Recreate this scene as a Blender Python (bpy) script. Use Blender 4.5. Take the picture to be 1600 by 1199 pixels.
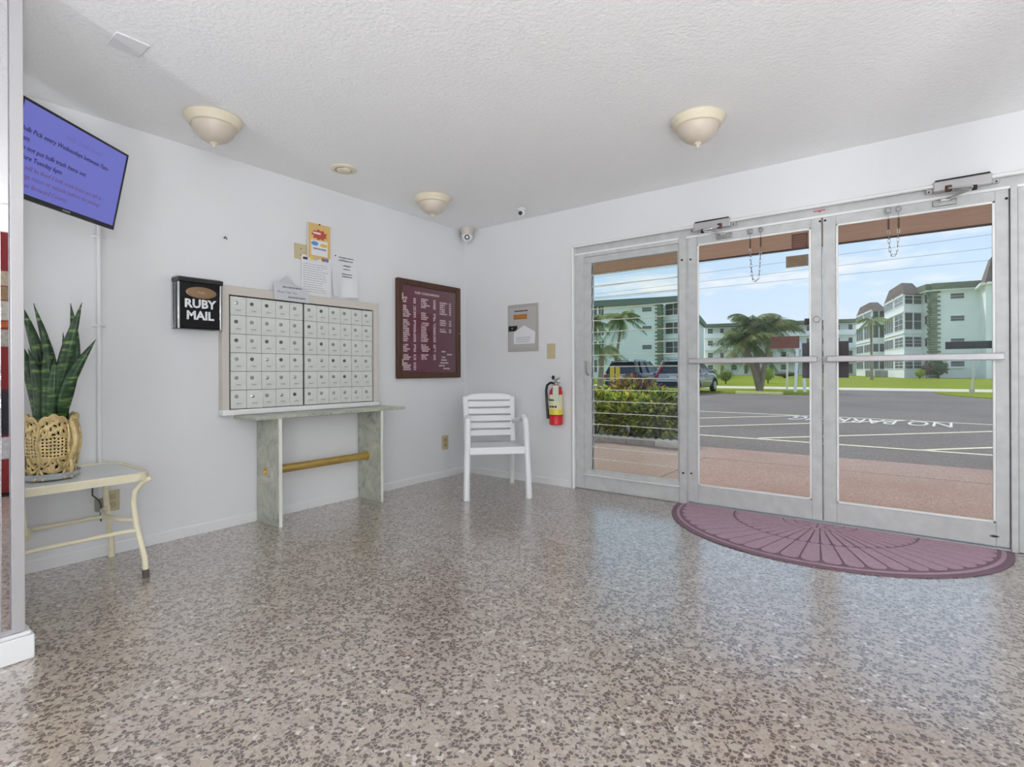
import bpy, math, random
from mathutils import Vector, Matrix
random.seed(7)
scene = bpy.context.scene
COL = scene.collection
for o in list(bpy.data.objects): bpy.data.objects.remove(o)

# ------------------------------------------------------------------ camera
IMG_W, IMG_H = 1600, 1199
F, YAW, CY, ROLL, H = 821.786, math.radians(36.97535), 580.645, -3.92794e-3, 1.015
RV = Vector((math.cos(YAW), math.sin(YAW), 0)); DV = Vector((-math.sin(YAW), math.cos(YAW), 0)); ZV = Vector((0, 0, 1))
cam_d = bpy.data.cameras.new('camera'); cam = bpy.data.objects.new('camera', cam_d); COL.objects.link(cam)
cX = RV*math.cos(ROLL)+ZV*math.sin(ROLL); cY = -RV*math.sin(ROLL)+ZV*math.cos(ROLL); cZ = -DV
cam.matrix_world = Matrix(((cX.x, cY.x, cZ.x, 0), (cX.y, cY.y, cZ.y, 0), (cX.z, cY.z, cZ.z, H), (0, 0, 0, 1)))
cam_d.sensor_width = 36; cam_d.lens = F/IMG_W*36; cam_d.shift_y = -(IMG_H/2-CY)/IMG_W
cam_d.clip_start = 0.02; cam_d.clip_end = 800
scene.camera = cam
scene.view_settings.view_transform = 'Standard'; scene.view_settings.look = 'None'
scene.view_settings.exposure = 0.0; scene.view_settings.gamma = 1.0
scene.view_settings.use_curve_mapping = False

# ------------------------------------------------------------------ sky and sun
w = bpy.data.worlds.new('sky'); scene.world = w; w.use_nodes = True
nt = w.node_tree; nt.nodes.clear()
def wn(t, **k):
    n = nt.nodes.new(t)
    for a, b in k.items(): setattr(n, a, b)
    return n
wo = wn('ShaderNodeOutputWorld'); wb = wn('ShaderNodeBackground'); tc = wn('ShaderNodeTexCoord'); sx = wn('ShaderNodeSeparateXYZ')
nt.links.new(tc.outputs['Generated'], sx.inputs[0])
rp = wn('ShaderNodeValToRGB'); nt.links.new(sx.outputs['Z'], rp.inputs[0])
e = rp.color_ramp.elements; e[0].position = 0.0; e[0].color = (.80, .90, 1.0, 1); e[1].position = 0.45; e[1].color = (.50, .70, .98, 1)
k = rp.color_ramp.elements.new(0.16); k.color = (.60, .79, .99, 1)
mp = wn('ShaderNodeMapping'); mp.inputs['Scale'].default_value = (2.2, 2.2, 9); nt.links.new(tc.outputs['Generated'], mp.inputs[0])
nz = wn('ShaderNodeTexNoise'); nz.inputs['Scale'].default_value = 3.2; nz.inputs['Detail'].default_value = 6; nz.inputs['Roughness'].default_value = .55
nt.links.new(mp.outputs[0], nz.inputs['Vector'])
cr = wn('ShaderNodeValToRGB'); cr.color_ramp.elements[0].position = .50; cr.color_ramp.elements[1].position = .72
nt.links.new(nz.outputs['Fac'], cr.inputs[0])
mx = wn('ShaderNodeMixRGB'); mx.inputs[2].default_value = (.97, .98, 1.0, 1)
nt.links.new(cr.outputs[0], mx.inputs[0]); nt.links.new(rp.outputs[0], mx.inputs[1])
nt.links.new(mx.outputs[0], wb.inputs[0]); wb.inputs[1].default_value = 1.0
nt.links.new(wb.outputs[0], wo.inputs[0])
sun_d = bpy.data.lights.new('sun', 'SUN'); sun = bpy.data.objects.new('sun', sun_d); COL.objects.link(sun)
sun_d.energy = 2.7; sun_d.angle = math.radians(10); sun_d.color = (1, .96, .90)
sun.rotation_euler = (math.radians(-46), 0, math.radians(42))   # high hazy sun over the lot, reaching under the soffit

# ------------------------------------------------------------------ pixel helpers (direction from pixel, distance from the surface touched)
XL, YR, ZC = -3.56993, 3.96559, 2.42683
def ray(px, py):
    u, v = px-800, py-CY; c, s = math.cos(ROLL), math.sin(ROLL)
    return DV+RV*((u*c+v*s)/F)-ZV*((-u*s+v*c)/F)
def plane(px, py, ax, val):
    d = ray(px, py); o = Vector((0, 0, H)); return o+d*((val-o[ax])/d[ax])
def on_floor(px, py, z=0.0): return plane(px, py, 2, z)
def on_left(px, py, off=0.0): return plane(px, py, 0, XL+off)
def on_right(px, py, off=0.0): return plane(px, py, 1, YR-off)
def on_ceil(px, py): return plane(px, py, 2, ZC)
def at_depth(px, d, z=0.0):
    p = DV*d+RV*((px-800)/F*d); return Vector((p.x, p.y, z))

# ------------------------------------------------------------------ mesh builder
class MB:
    def __init__(s): s.v = []; s.f = []
    def add(s, vs, fs):
        b = len(s.v); s.v += [tuple(p) for p in vs]; s.f += [tuple(b+i for i in f) for f in fs]; return s
    def box(s, x0, x1, y0, y1, z0, z1):
        return s.add([(x0,y0,z0),(x1,y0,z0),(x1,y1,z0),(x0,y1,z0),(x0,y0,z1),(x1,y0,z1),(x1,y1,z1),(x0,y1,z1)],
                     [(0,3,2,1),(4,5,6,7),(0,1,5,4),(1,2,6,5),(2,3,7,6),(3,0,4,7)])
    def bar(s, p0, p1, w, t, up=(0,0,1)):
        p0 = Vector(p0); p1 = Vector(p1); d = (p1-p0).normalized(); u = Vector(up)
        a = d.cross(u)
        if a.length < 1e-6: a = d.cross(Vector((1,0,0)))
        a.normalize(); b = a.cross(d).normalized()
        vs = []
        for p in (p0, p1):
            for i, j in ((-1,-1),(1,-1),(1,1),(-1,1)): vs.append(p+a*(i*w/2)+b*(j*t/2))
        return s.add(vs, [(0,1,2,3),(7,6,5,4),(0,4,5,1),(1,5,6,2),(2,6,7,3),(3,7,4,0)])
    def tube(s, path, r, n=10, closed=False, flat=1.0):
        path = [Vector(p) for p in path]; m = len(path)
        rs = r if isinstance(r, (list, tuple)) else [r]*m
        vs = []; prev = None
        for i, p in enumerate(path):
            if closed: d = path[(i+1) % m]-path[(i-1) % m]
            else: d = path[min(i+1, m-1)]-path[max(i-1, 0)]
            d.normalize()
            if prev is None:
                a = d.cross(Vector((0,0,1)))
                if a.length < 1e-3: a = d.cross(Vector((0,1,0)))
            else: a = prev-d*prev.dot(d)
            a.normalize(); prev = a; b = d.cross(a)
            for k in range(n):
                t = 2*math.pi*k/n; vs.append(p+(a*math.cos(t)+b*math.sin(t)*flat)*rs[i])
        fs = []
        for i in range(m if closed else m-1):
            j = (i+1) % m
            for k in range(n): fs.append((i*n+k, i*n+(k+1) % n, j*n+(k+1) % n, j*n+k))
        if not closed: fs.append(tuple(range(n-1, -1, -1))); fs.append(tuple((m-1)*n+k for k in range(n)))
        return s.add(vs, fs)
    def cyl(s, p0, p1, r0, r1=None, n=16):
        return s.tube([p0, p1], [r0, r0 if r1 is None else r1], n)
    def lathe(s, prof, c=(0,0,0), n=24, ax='z'):
        vs = []
        for r, h in prof:
            for k in range(n):
                t = 2*math.pi*k/n; a, b = r*math.cos(t), r*math.sin(t)
                vs.append((c[0]+a, c[1]+b, c[2]+h) if ax == 'z' else (c[0]+a, c[1]-h, c[2]+b) if ax == 'y' else (c[0]+h, c[1]+a, c[2]+b))
        fs = []
        for i in range(len(prof)-1):
            for k in range(n): fs.append((i*n+k, i*n+(k+1) % n, (i+1)*n+(k+1) % n, (i+1)*n+k))
        if prof[0][0] > 1e-6: fs.append(tuple(range(n-1, -1, -1)))
        if prof[-1][0] > 1e-6: fs.append(tuple((len(prof)-1)*n+k for k in range(n)))
        return s.add(vs, fs)
    def prism(s, poly, z0, z1):
        n = len(poly); vs = [(p[0], p[1], z0) for p in poly]+[(p[0], p[1], z1) for p in poly]
        fs = [tuple(range(n-1, -1, -1)), tuple(range(n, 2*n))]+[(i, (i+1) % n, n+(i+1) % n, n+i) for i in range(n)]
        return s.add(vs, fs)
    def ball(s, c, r, n=16, m=8, sc=(1,1,1)):
        c = Vector(c); vs = []; fs = []
        for i in range(1, m):
            a = math.pi*i/m
            for k in range(n):
                t = 2*math.pi*k/n; vs.append((c.x+r*sc[0]*math.sin(a)*math.cos(t), c.y+r*sc[1]*math.sin(a)*math.sin(t), c.z+r*sc[2]*math.cos(a)))
        t0 = len(vs); vs += [(c.x, c.y, c.z+r*sc[2]), (c.x, c.y, c.z-r*sc[2])]
        for i in range(m-2):
            for k in range(n): fs.append((i*n+k, (i+1)*n+k, (i+1)*n+(k+1) % n, i*n+(k+1) % n))
        for k in range(n): fs.append((t0, k, (k+1) % n)); fs.append((t0+1, (m-2)*n+(k+1) % n, (m-2)*n+k))
        return s.add(vs, fs)
    def xf(s, M):
        s.v = [tuple(M @ Vector(p)) for p in s.v]; return s
    def mesh(s, name, mat, smooth=35):
        me = bpy.data.meshes.new(name); me.from_pydata(s.v, [], s.f); me.update()
        if mat: me.materials.append(mat)
        if smooth and len(s.f):
            me.shade_smooth(); me.set_sharp_from_angle(angle=math.radians(smooth))
        return me
    def build(s, name, mat, parent=None, bevel=0, smooth=35, seg=2, matrix=None):
        o = bpy.data.objects.new(name, s.mesh(name, mat, smooth)); COL.objects.link(o)
        if matrix is not None: o.matrix_world = matrix
        if parent is not None: o.parent = parent
        if bevel:
            b = o.modifiers.new('bevel', 'BEVEL'); b.width = bevel; b.segments = seg; b.limit_method = 'ANGLE'; b.angle_limit = math.radians(40)
        return o
def tag(o, label=None, cat=None, group=None, kind=None):
    if label: o['label'] = label
    if cat: o['category'] = cat
    if group: o['group'] = group
    if kind: o['kind'] = kind
    return o
def thing(name, label=None, cat=None, matrix=None, group=None, kind=None):
    o = bpy.data.objects.new(name, None); COL.objects.link(o); o.empty_display_size = .05
    if matrix is not None: o.matrix_world = matrix
    return tag(o, label, cat, group, kind)
def struct(o): o['kind'] = 'structure'; return o
def basis(o, r, u):
    o, r, u = Vector(o), Vector(r).normalized(), Vector(u).normalized(); n = r.cross(u)
    return Matrix(((r.x, u.x, n.x, o.x), (r.y, u.y, n.y, o.y), (r.z, u.z, n.z, o.z), (0, 0, 0, 1)))
def LW(y, z, off=0): return basis((XL+off, y, z), (0, 1, 0), (0, 0, 1))        # x right, y up, z out of the wall
def RW(x, z, off=0): return basis((x, YR-off, z), (1, 0, 0), (0, 0, 1))
def T(x, y, z, rz=0): return Matrix.Translation((x, y, z)) @ Matrix.Rotation(rz, 4, 'Z')
def copy_tree(o, parent=None):
    c = o.copy(); COL.objects.link(c); c.parent = parent
    for ch in o.children: copy_tree(ch, c)
    return c
def text_mesh(s, size, ex=0.0004, align='LEFT', shear=0.0, bold=0.0, space=1.0):
    cu = bpy.data.curves.new('t', 'FONT'); cu.body = s; cu.size = size; cu.extrude = ex; cu.align_x = align; cu.shear = shear
    cu.offset = bold; cu.resolution_u = 2; cu.space_character = space
    ob = bpy.data.objects.new('t', cu); COL.objects.link(ob)
    me = bpy.data.meshes.new_from_object(ob.evaluated_get(bpy.context.evaluated_depsgraph_get()))
    bpy.data.objects.remove(ob); bpy.data.curves.remove(cu); return me
def text(name, s, size, mat, parent, x, y, z, **k):
    me = text_mesh(s, size, **k); me.materials.clear(); me.materials.append(mat)
    o = bpy.data.objects.new(name, me); COL.objects.link(o); o.parent = parent; o.location = (x, y, z); return o

# ------------------------------------------------------------------ materials
def srgb(r, g, b):
    f = lambda c: (c/255/12.92) if c/255 <= .04045 else ((c/255+.055)/1.055)**2.4
    return (f(r), f(g), f(b), 1)
def mat(name, rgb, rough=.5, metal=0, spec=.5, emit=None, es=1.0, noise=0.0, nscale=8, bump=0.0, bscale=40, bdist=.002, coat=0.0, trans=0.0, alpha=None, sss=0):
    m = bpy.data.materials.new(name); m.use_nodes = True; t = m.node_tree; p = t.nodes['Principled BSDF']
    c = srgb(*rgb); p.inputs['Base Color'].default_value = c; p.inputs['Roughness'].default_value = rough
    p.inputs['Metallic'].default_value = metal; p.inputs['Specular IOR Level'].default_value = spec
    p.inputs['Coat Weight'].default_value = coat; p.inputs['Transmission Weight'].default_value = trans
    if emit: p.inputs['Emission Color'].default_value = srgb(*emit); p.inputs['Emission Strength'].default_value = es
    co = t.nodes.new('ShaderNodeTexCoord')
    n = t.nodes.new('ShaderNodeTexNoise'); n.inputs['Scale'].default_value = nscale; n.inputs['Detail'].default_value = 5; t.links.new(co.outputs['Object'], n.inputs['Vector'])
    if noise:
        r = t.nodes.new('ShaderNodeValToRGB'); r.color_ramp.elements[0].position = .3; r.color_ramp.elements[1].position = .7
        r.color_ramp.elements[0].color = tuple(x*(1-noise) for x in c[:3])+(1,); r.color_ramp.elements[1].color = tuple(min(1, x*(1+noise*.6)) for x in c[:3])+(1,)
        t.links.new(n.outputs['Fac'], r.inputs[0]); t.links.new(r.outputs[0], p.inputs['Base Color'])
    if bump:
        n2 = t.nodes.new('ShaderNodeTexNoise'); n2.inputs['Scale'].default_value = bscale; n2.inputs['Detail'].default_value = 3; t.links.new(co.outputs['Object'], n2.inputs['Vector'])
        b = t.nodes.new('ShaderNodeBump'); b.inputs['Strength'].default_value = bump; b.inputs['Distance'].default_value = bdist
        t.links.new(n2.outputs['Fac'], b.inputs['Height']); t.links.new(b.outputs[0], p.inputs['Normal'])
    return m
def leafy(name, rgb, tr=.45, **k):
    m = mat(name, rgb, .55, **k); t = m.node_tree; o = t.nodes['Material Output']; p = t.nodes['Principled BSDF']
    x = t.nodes.new('ShaderNodeMixShader'); x.inputs[0].default_value = tr; l = t.nodes.new('ShaderNodeBsdfTranslucent')
    src = p.inputs['Base Color']
    if src.is_linked: t.links.new(src.links[0].from_socket, l.inputs[0])
    else: l.inputs[0].default_value = src.default_value
    t.links.new(p.outputs[0], x.inputs[1]); t.links.new(l.outputs[0], x.inputs[2]); t.links.new(x.outputs[0], o.inputs[0]); return m
def ramp(t, src, stops):
    r = t.nodes.new('ShaderNodeValToRGB'); el = r.color_ramp.elements
    while len(el) < len(stops): el.new(.5)
    for q, (p, c) in zip(el, stops): q.position = p; q.color = c
    t.links.new(src, r.inputs[0]); return r.outputs[0]
def mixc(t, fac, a, b):
    n = t.nodes.new('ShaderNodeMixRGB')
    for i, q in enumerate((fac, a, b)):
        if isinstance(q, (tuple, float)): n.inputs[i].default_value = q
        else: t.links.new(q, n.inputs[i])
    return n.outputs[0]
def glass_mat(name, tint=(1, 1, 1), refl=.05):
    m = bpy.data.materials.new(name); m.use_nodes = True; t = m.node_tree; t.nodes.clear()
    o = t.nodes.new('ShaderNodeOutputMaterial'); a = t.nodes.new('ShaderNodeBsdfTransparent'); a.inputs[0].default_value = tint+(1,)
    g = t.nodes.new('ShaderNodeBsdfGlossy'); g.inputs['Roughness'].default_value = .02
    fr = t.nodes.new('ShaderNodeFresnel'); fr.inputs[0].default_value = 1.3
    x = t.nodes.new('ShaderNodeMixShader'); t.links.new(fr.outputs[0], x.inputs[0]); t.links.new(a.outputs[0], x.inputs[1]); t.links.new(g.outputs[0], x.inputs[2]); t.links.new(x.outputs[0], o.inputs[0])
    return m

def terrazzo():
    m = bpy.data.materials.new('terrazzo'); m.use_nodes = True; t = m.node_tree; p = t.nodes['Principled BSDF']
    co = t.nodes.new('ShaderNodeTexCoord')
    wp = t.nodes.new('ShaderNodeTexNoise'); wp.inputs['Scale'].default_value = 60; t.links.new(co.outputs['Object'], wp.inputs['Vector'])
    ad = t.nodes.new('ShaderNodeMixRGB'); ad.blend_type = 'ADD'; ad.inputs[0].default_value = .010
    t.links.new(co.outputs['Object'], ad.inputs[1]); t.links.new(wp.outputs['Color'], ad.inputs[2])
    def vor(scale, feat):
        v = t.nodes.new('ShaderNodeTexVoronoi'); v.feature = feat; v.voronoi_dimensions = '2D'; v.inputs['Scale'].default_value = scale; t.links.new(ad.outputs[0], v.inputs['Vector']); return v
    def mul(a, b):
        q = t.nodes.new('ShaderNodeMath'); q.operation = 'MULTIPLY'; t.links.new(a, q.inputs[0]); t.links.new(b, q.inputs[1]); return q.outputs[0]
    def gt(a, x):
        q = t.nodes.new('ShaderNodeMath'); q.operation = 'GREATER_THAN'; t.links.new(a, q.inputs[0]); q.inputs[1].default_value = x; return q.outputs[0]
    def sep(v):
        q = t.nodes.new('ShaderNodeSeparateColor'); t.links.new(v.outputs['Color'], q.inputs[0]); return q
    n = t.nodes.new('ShaderNodeTexNoise'); n.inputs['Scale'].default_value = 9; n.inputs['Detail'].default_value = 8; t.links.new(co.outputs['Object'], n.inputs['Vector'])
    base = ramp(t, n.outputs['Fac'], [(.3, srgb(160, 145, 132)), (.7, srgb(180, 164, 150))])
    # fine cream grit
    a = vor(150, 'F1'); ae = vor(150, 'DISTANCE_TO_EDGE'); sa = sep(a)
    col = mixc(t, mul(gt(sa.outputs[0], .62), gt(ae.outputs['Distance'], .05)), base, srgb(184, 173, 163))
    col = mixc(t, mul(gt(sa.outputs[1], .82), gt(ae.outputs['Distance'], .06)), col, srgb(122, 106, 98))
    # large pale chips
    b = vor(38, 'F1'); be = vor(38, 'DISTANCE_TO_EDGE'); sb = sep(b)
    pale = ramp(t, sb.outputs[1], [(.0, srgb(178, 160, 140)), (.5, srgb(186, 176, 166)), (.85, srgb(174, 156, 138)), (1, srgb(206, 200, 192))])
    col = mixc(t, mul(gt(sb.outputs[0], .72), gt(be.outputs['Distance'], .12)), col, pale)
    # brown chips
    c = vor(72, 'F1'); ce = vor(72, 'DISTANCE_TO_EDGE'); sc_ = sep(c)
    dark = ramp(t, sc_.outputs[1], [(0, srgb(74, 55, 48)), (.6, srgb(92, 71, 63)), (1, srgb(92, 84, 84))])
    col = mixc(t, mul(gt(sc_.outputs[0], .62), gt(ce.outputs['Distance'], .10)), col, dark)
    col = mixc(t, mul(gt(sc_.outputs[2], .985), gt(ce.outputs['Distance'], .10)), col, srgb(214, 208, 200))
    t.links.new(col, p.inputs['Base Color'])
    p.inputs['Roughness'].default_value = .30; p.inputs['IOR'].default_value = 1.6; p.inputs['Coat Weight'].default_value = 1.0; p.inputs['Coat Roughness'].default_value = .23; p.inputs['Coat IOR'].default_value = 2.25
    nb = t.nodes.new('ShaderNodeTexNoise'); nb.inputs['Scale'].default_value = 3; t.links.new(co.outputs['Object'], nb.inputs['Vector'])
    bu = t.nodes.new('ShaderNodeBump'); bu.inputs['Strength'].default_value = .05; bu.inputs['Distance'].default_value = .01; t.links.new(nb.outputs['Fac'], bu.inputs['Height']); t.links.new(bu.outputs[0], p.inputs['Normal'])
    return m
def marble():
    m = bpy.data.materials.new('green_grey_marble'); m.use_nodes = True; t = m.node_tree; p = t.nodes['Principled BSDF']; co = t.nodes.new('ShaderNodeTexCoord')
    n = t.nodes.new('ShaderNodeTexNoise'); n.inputs['Scale'].default_value = 7; n.inputs['Detail'].default_value = 10; n.inputs['Roughness'].default_value = .68; n.inputs['Distortion'].default_value = 1.2
    t.links.new(co.outputs['Object'], n.inputs['Vector'])
    c = ramp(t, n.outputs['Fac'], [(.30, srgb(120, 128, 122)), (.44, srgb(168, 172, 160)), (.58, srgb(186, 186, 170)), (.74, srgb(214, 212, 200))])
    n2 = t.nodes.new('ShaderNodeTexNoise'); n2.inputs['Scale'].default_value = 26; n2.inputs['Detail'].default_value = 8; t.links.new(co.outputs['Object'], n2.inputs['Vector'])
    c = mixc(t, ramp(t, n2.outputs['Fac'], [(.60, (0, 0, 0, 1)), (.72, (.7, .7, .7, 1))]), c, srgb(110, 118, 112))
    t.links.new(c, p.inputs['Base Color']); p.inputs['Roughness'].default_value = .3; return m
def wood(name, a, b, sc=(1, 14, 14)):
    m = bpy.data.materials.new(name); m.use_nodes = True; t = m.node_tree; p = t.nodes['Principled BSDF']; co = t.nodes.new('ShaderNodeTexCoord')
    mp = t.nodes.new('ShaderNodeMapping'); mp.inputs['Scale'].default_value = sc; t.links.new(co.outputs['Object'], mp.inputs[0])
    n = t.nodes.new('ShaderNodeTexNoise'); n.inputs['Scale'].default_value = 4; n.inputs['Detail'].default_value = 8; n.inputs['Distortion'].default_value = .8; t.links.new(mp.outputs[0], n.inputs['Vector'])
    t.links.new(ramp(t, n.outputs['Fac'], [(.3, srgb(*a)), (.7, srgb(*b))]), p.inputs['Base Color']); p.inputs['Roughness'].default_value = .5; return m
def speckle(name, stops, scale, rough=.8, big=None):
    m = bpy.data.materials.new(name); m.use_nodes = True; t = m.node_tree; p = t.nodes['Principled BSDF']; co = t.nodes.new('ShaderNodeTexCoord')
    v = t.nodes.new('ShaderNodeTexVoronoi'); v.inputs['Scale'].default_value = scale; t.links.new(co.outputs['Object'], v.inputs['Vector'])
    s = t.nodes.new('ShaderNodeSeparateColor'); t.links.new(v.outputs['Color'], s.inputs[0]); c = ramp(t, s.outputs[0], [(p_, srgb(*q)) for p_, q in stops])
    if big:
        n = t.nodes.new('ShaderNodeTexNoise'); n.inputs['Scale'].default_value = big[0]; n.inputs['Detail'].default_value = 6; t.links.new(co.outputs['Object'], n.inputs['Vector'])
        c = mixc(t, ramp(t, n.outputs['Fac'], [(.4, (0, 0, 0, 1)), (.7, (big[2],)*3+(1,))]), c, srgb(*big[1]))
    t.links.new(c, p.inputs['Base Color']); p.inputs['Roughness'].default_value = rough; p.inputs['Specular IOR Level'].default_value = .08; return m

M = {}
M['wall'] = mat('white_wall_paint', (226, 226, 227), .6, noise=.02, nscale=1.5, bump=.12, bscale=120, bdist=.001)
M['ceiling'] = mat('textured_ceiling_paint', (244, 244, 244), .75, bump=.7, bscale=60, bdist=.006)
M['base'] = mat('white_baseboard_paint', (228, 228, 228), .45)
M['terrazzo'] = terrazzo()
M['frame'] = mat('painted_aluminium', (196, 197, 196), .42, metal=.0, noise=.10, nscale=14)
M['bead'] = mat('white_bead', (234, 234, 233), .5)
M['alu'] = mat('bare_aluminium', (186, 184, 185), .35, metal=.4)
M['chrome'] = mat('chrome', (210, 210, 212), .12, metal=1)
M['steel'] = mat('dull_steel', (165, 165, 163), .35, metal=.8)
M['black'] = mat('black_plastic', (24, 24, 26), .35)
M['dark'] = mat('dark_gap', (30, 28, 28), .8)
M['rust'] = mat('rusty_spring', (84, 58, 44), .6)
M['glass'] = glass_mat('clear_glass')
M['slatglass'] = glass_mat('jalousie_glass', (.94, .97, .96))
M['glassedge'] = mat('glass_edge', (216, 220, 202), .3)
M['mirror'] = mat('mirror', (225, 225, 228), .02, metal=1)
M['marble'] = marble()
M['marble_edge'] = mat('cut_marble_edge', (226, 226, 216), .4, noise=.06)
M['brass'] = mat('polished_brass', (214, 182, 106), .3, metal=.75, noise=.12)
M['antique'] = mat('antique_brass', (218, 194, 140), .42, metal=.35, noise=.3, nscale=30)
M['cream'] = mat('cream_enamel', (232, 224, 194), .45, noise=.06, nscale=20)
M['rubber'] = mat('grey_rubber', (92, 88, 80), .8)
M['frost'] = glass_mat('pebbled_table_glass', (.86, .88, .88))
M['white_plastic'] = mat('white_plastic', (230, 231, 232), .35)
M['ivory'] = mat('ivory_plate', (198, 184, 146), .5)
M['lampmetal'] = mat('cream_lamp_metal', (222, 212, 188), .5)
M['lampglass'] = mat('frosted_lamp_glass', (206, 194, 178), .35)
M['mailbox'] = mat('dirty_white_enamel', (216, 218, 212), .4, noise=.10, nscale=9)
M['mailframe'] = mat('beige_frame_paint', (206, 200, 190), .5)
M['paper'] = mat('white_paper', (226, 226, 228), .8)
M['ink'] = mat('black_ink', (50, 50, 56), .8)
M['greyink'] = mat('grey_ink', (120, 120, 128), .8)
M['maroon'] = mat('maroon_felt', (112, 40, 66), .85, noise=.08)
M['walnut'] = wood('walnut', (62, 36, 24), (92, 56, 38), (14, 1, 14))
M['letter'] = mat('pink_white_letters', (242, 216, 222), .6)
M['mat'] = mat('plum_mat', (182, 152, 166), .9, noise=.12, nscale=60, bump=.4, bscale=400)
M['matedge'] = mat('plum_rubber_edge', (122, 94, 108), .6)
M['red'] = mat('red_enamel', (214, 30, 40), .25, coat=.4)
M['leaf'] = None
M['asphalt'] = speckle('asphalt', [(0, (106, 99, 94)), (.5, (122, 115, 109)), (1, (140, 132, 126))], 60, .85, (.35, (102, 95, 90), .5))
M['walk'] = speckle('pink_aggregate', [(0, (142, 120, 110)), (.5, (166, 144, 133)), (1, (190, 170, 158))], 130, .85, (.8, (152, 122, 110), .5))
M['paint'] = mat('road_paint', (226, 216, 184), .8, noise=.12, nscale=20)
M['whitepaint'] = mat('worn_white_paint', (216, 212, 206), .8, noise=.15, nscale=9)
M['grass'] = speckle('lawn', [(0, (104, 120, 4)), (.5, (126, 140, 8)), (1, (148, 158, 20))], 20, .9, (.25, (96, 114, 4), .5))
M['concrete'] = mat('concrete', (206, 198, 180), .85, spec=.1, noise=.1, nscale=6)
M['stonewhite'] = mat('white_concrete', (224, 220, 212), .85, noise=.1, nscale=12, bump=.4, bscale=60)
M['mint'] = mat('mint_stucco', (238, 245, 241), .8, noise=.04, nscale=.5)
M['bwhite'] = mat('white_stucco', (242, 245, 245), .8)
M['fascia'] = mat('olive_fascia', (112, 122, 98), .8, noise=.1)
M['shingle'] = mat('brown_shingle', (104, 92, 82), .9, noise=.25, nscale=3)
M['pane'] = mat('dark_pane', (98, 100, 98), .25)
M['quoin'] = mat('green_stone', (126, 138, 110), .85, noise=.35, nscale=2)
M['soffit'] = wood('stained_soffit', (222, 186, 154), (244, 208, 178), (1.2, 9, 9))
# ------------------------------------------------------------------ room shell
RX, BY = 3.6, -4.2       # unseen right wall and back wall of the lobby
OX0, OX1, OZ = -2.318, .62, 2.09
struct(MB().box(XL-.2, RX+.2, BY-.2, YR+.02, -.12, 0).build('floor', M['terrazzo'], smooth=0))
struct(MB().box(XL-.2, RX+.2, BY-.2, YR+.35, ZC, ZC+.15).build('ceiling', M['ceiling'], smooth=0))
struct(MB().box(XL-.2, XL, BY-.2, YR+.25, 0, ZC).build('wall_left', M['wall'], smooth=0))
struct(MB().box(RX, RX+.2, BY-.2, YR+.25, 0, ZC).build('wall_right', M['wall'], smooth=0))
struct(MB().box(XL, RX, BY-.2, BY, 0, ZC).build('wall_back', M['wall'], smooth=0))
wf = MB().box(XL, OX0, YR, YR+.2, 0, ZC).box(OX0, OX1, YR, YR+.2, OZ, ZC).box(OX1, RX, YR, YR+.2, 0, ZC)
struct(wf.build('wall_front', M['wall'], smooth=0))
# baseboards: thin plank with a tiny top lip
def skirting(name, pts):
    m = MB(); (x0, y0), (x1, y1) = pts
    d = Vector((x1-x0, y1-y0, 0)).normalized(); n = Vector((-d.y, d.x, 0))
    prof = [(0, 0), (.008, 0), (.008, .056), (.004, .064), (0, .064)]
    vs = [Vector((x, y, 0))+n*a+ZV*b for x, y in ((x0, y0), (x1, y1)) for a, b in prof]; k = len(prof)
    m.add(vs, [tuple(range(k-1, -1, -1)), tuple(range(k, 2*k))]+[(i, (i+1) % k, k+(i+1) % k, k+i) for i in range(k)])
    return struct(m.build(name, M['base'], smooth=0))
skirting('baseboard_left', ((XL, YR), (XL, BY)))
skirting('baseboard_front', ((OX0-.02, YR), (XL, YR)))
skirting('baseboard_right', ((RX, BY), (RX, YR)))
# rounded white bead around the opening
bd = MB(); r = .014
bd.tube([(OX0-.002, YR-.003, 0), (OX0-.002, YR-.003, OZ+.002), (OX1+.002, YR-.003, OZ+.002), (OX1+.002, YR-.003, 0)], r, 10)
struct(bd.build('trim_1', M['bead']))

# mirrored partition end at the left
PX, PY = -2.515, .452
struct(MB().box(PX-.12, PX, -.36, PY, 0, ZC).build('wall_partition', M['wall'], smooth=0))
pb = MB().box(PX-.14, PX+.022, -.38, PY+.022, 0, .085); pb.box(PX-.132, PX+.014, -.372, PY+.014, .085, .1)
struct(pb.build('baseboard_partition', M['base'], bevel=.004))
mir = thing('wall_mirror', 'tall frameless mirror strip with a grey metal edge on the partition', 'mirror', T(PX, 0, 0))
MB().box(.001, .007, -.34, .385, .12, 2.41).build('mirror_pane', M['mirror'], mir, smooth=0)
MB().box(.001, .007, .388, .412, .12, 2.41).build('edge_mirror_strip', M['mirror'], mir, bevel=.002)
MB().box(.001, .014, .414, .45, .105, 2.424).build('edge_channel', M['alu'], mir, bevel=.002)
MB().box(.001, .010, -.34, .414, .105, .12).build('bottom_channel', M['alu'], mir)

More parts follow.
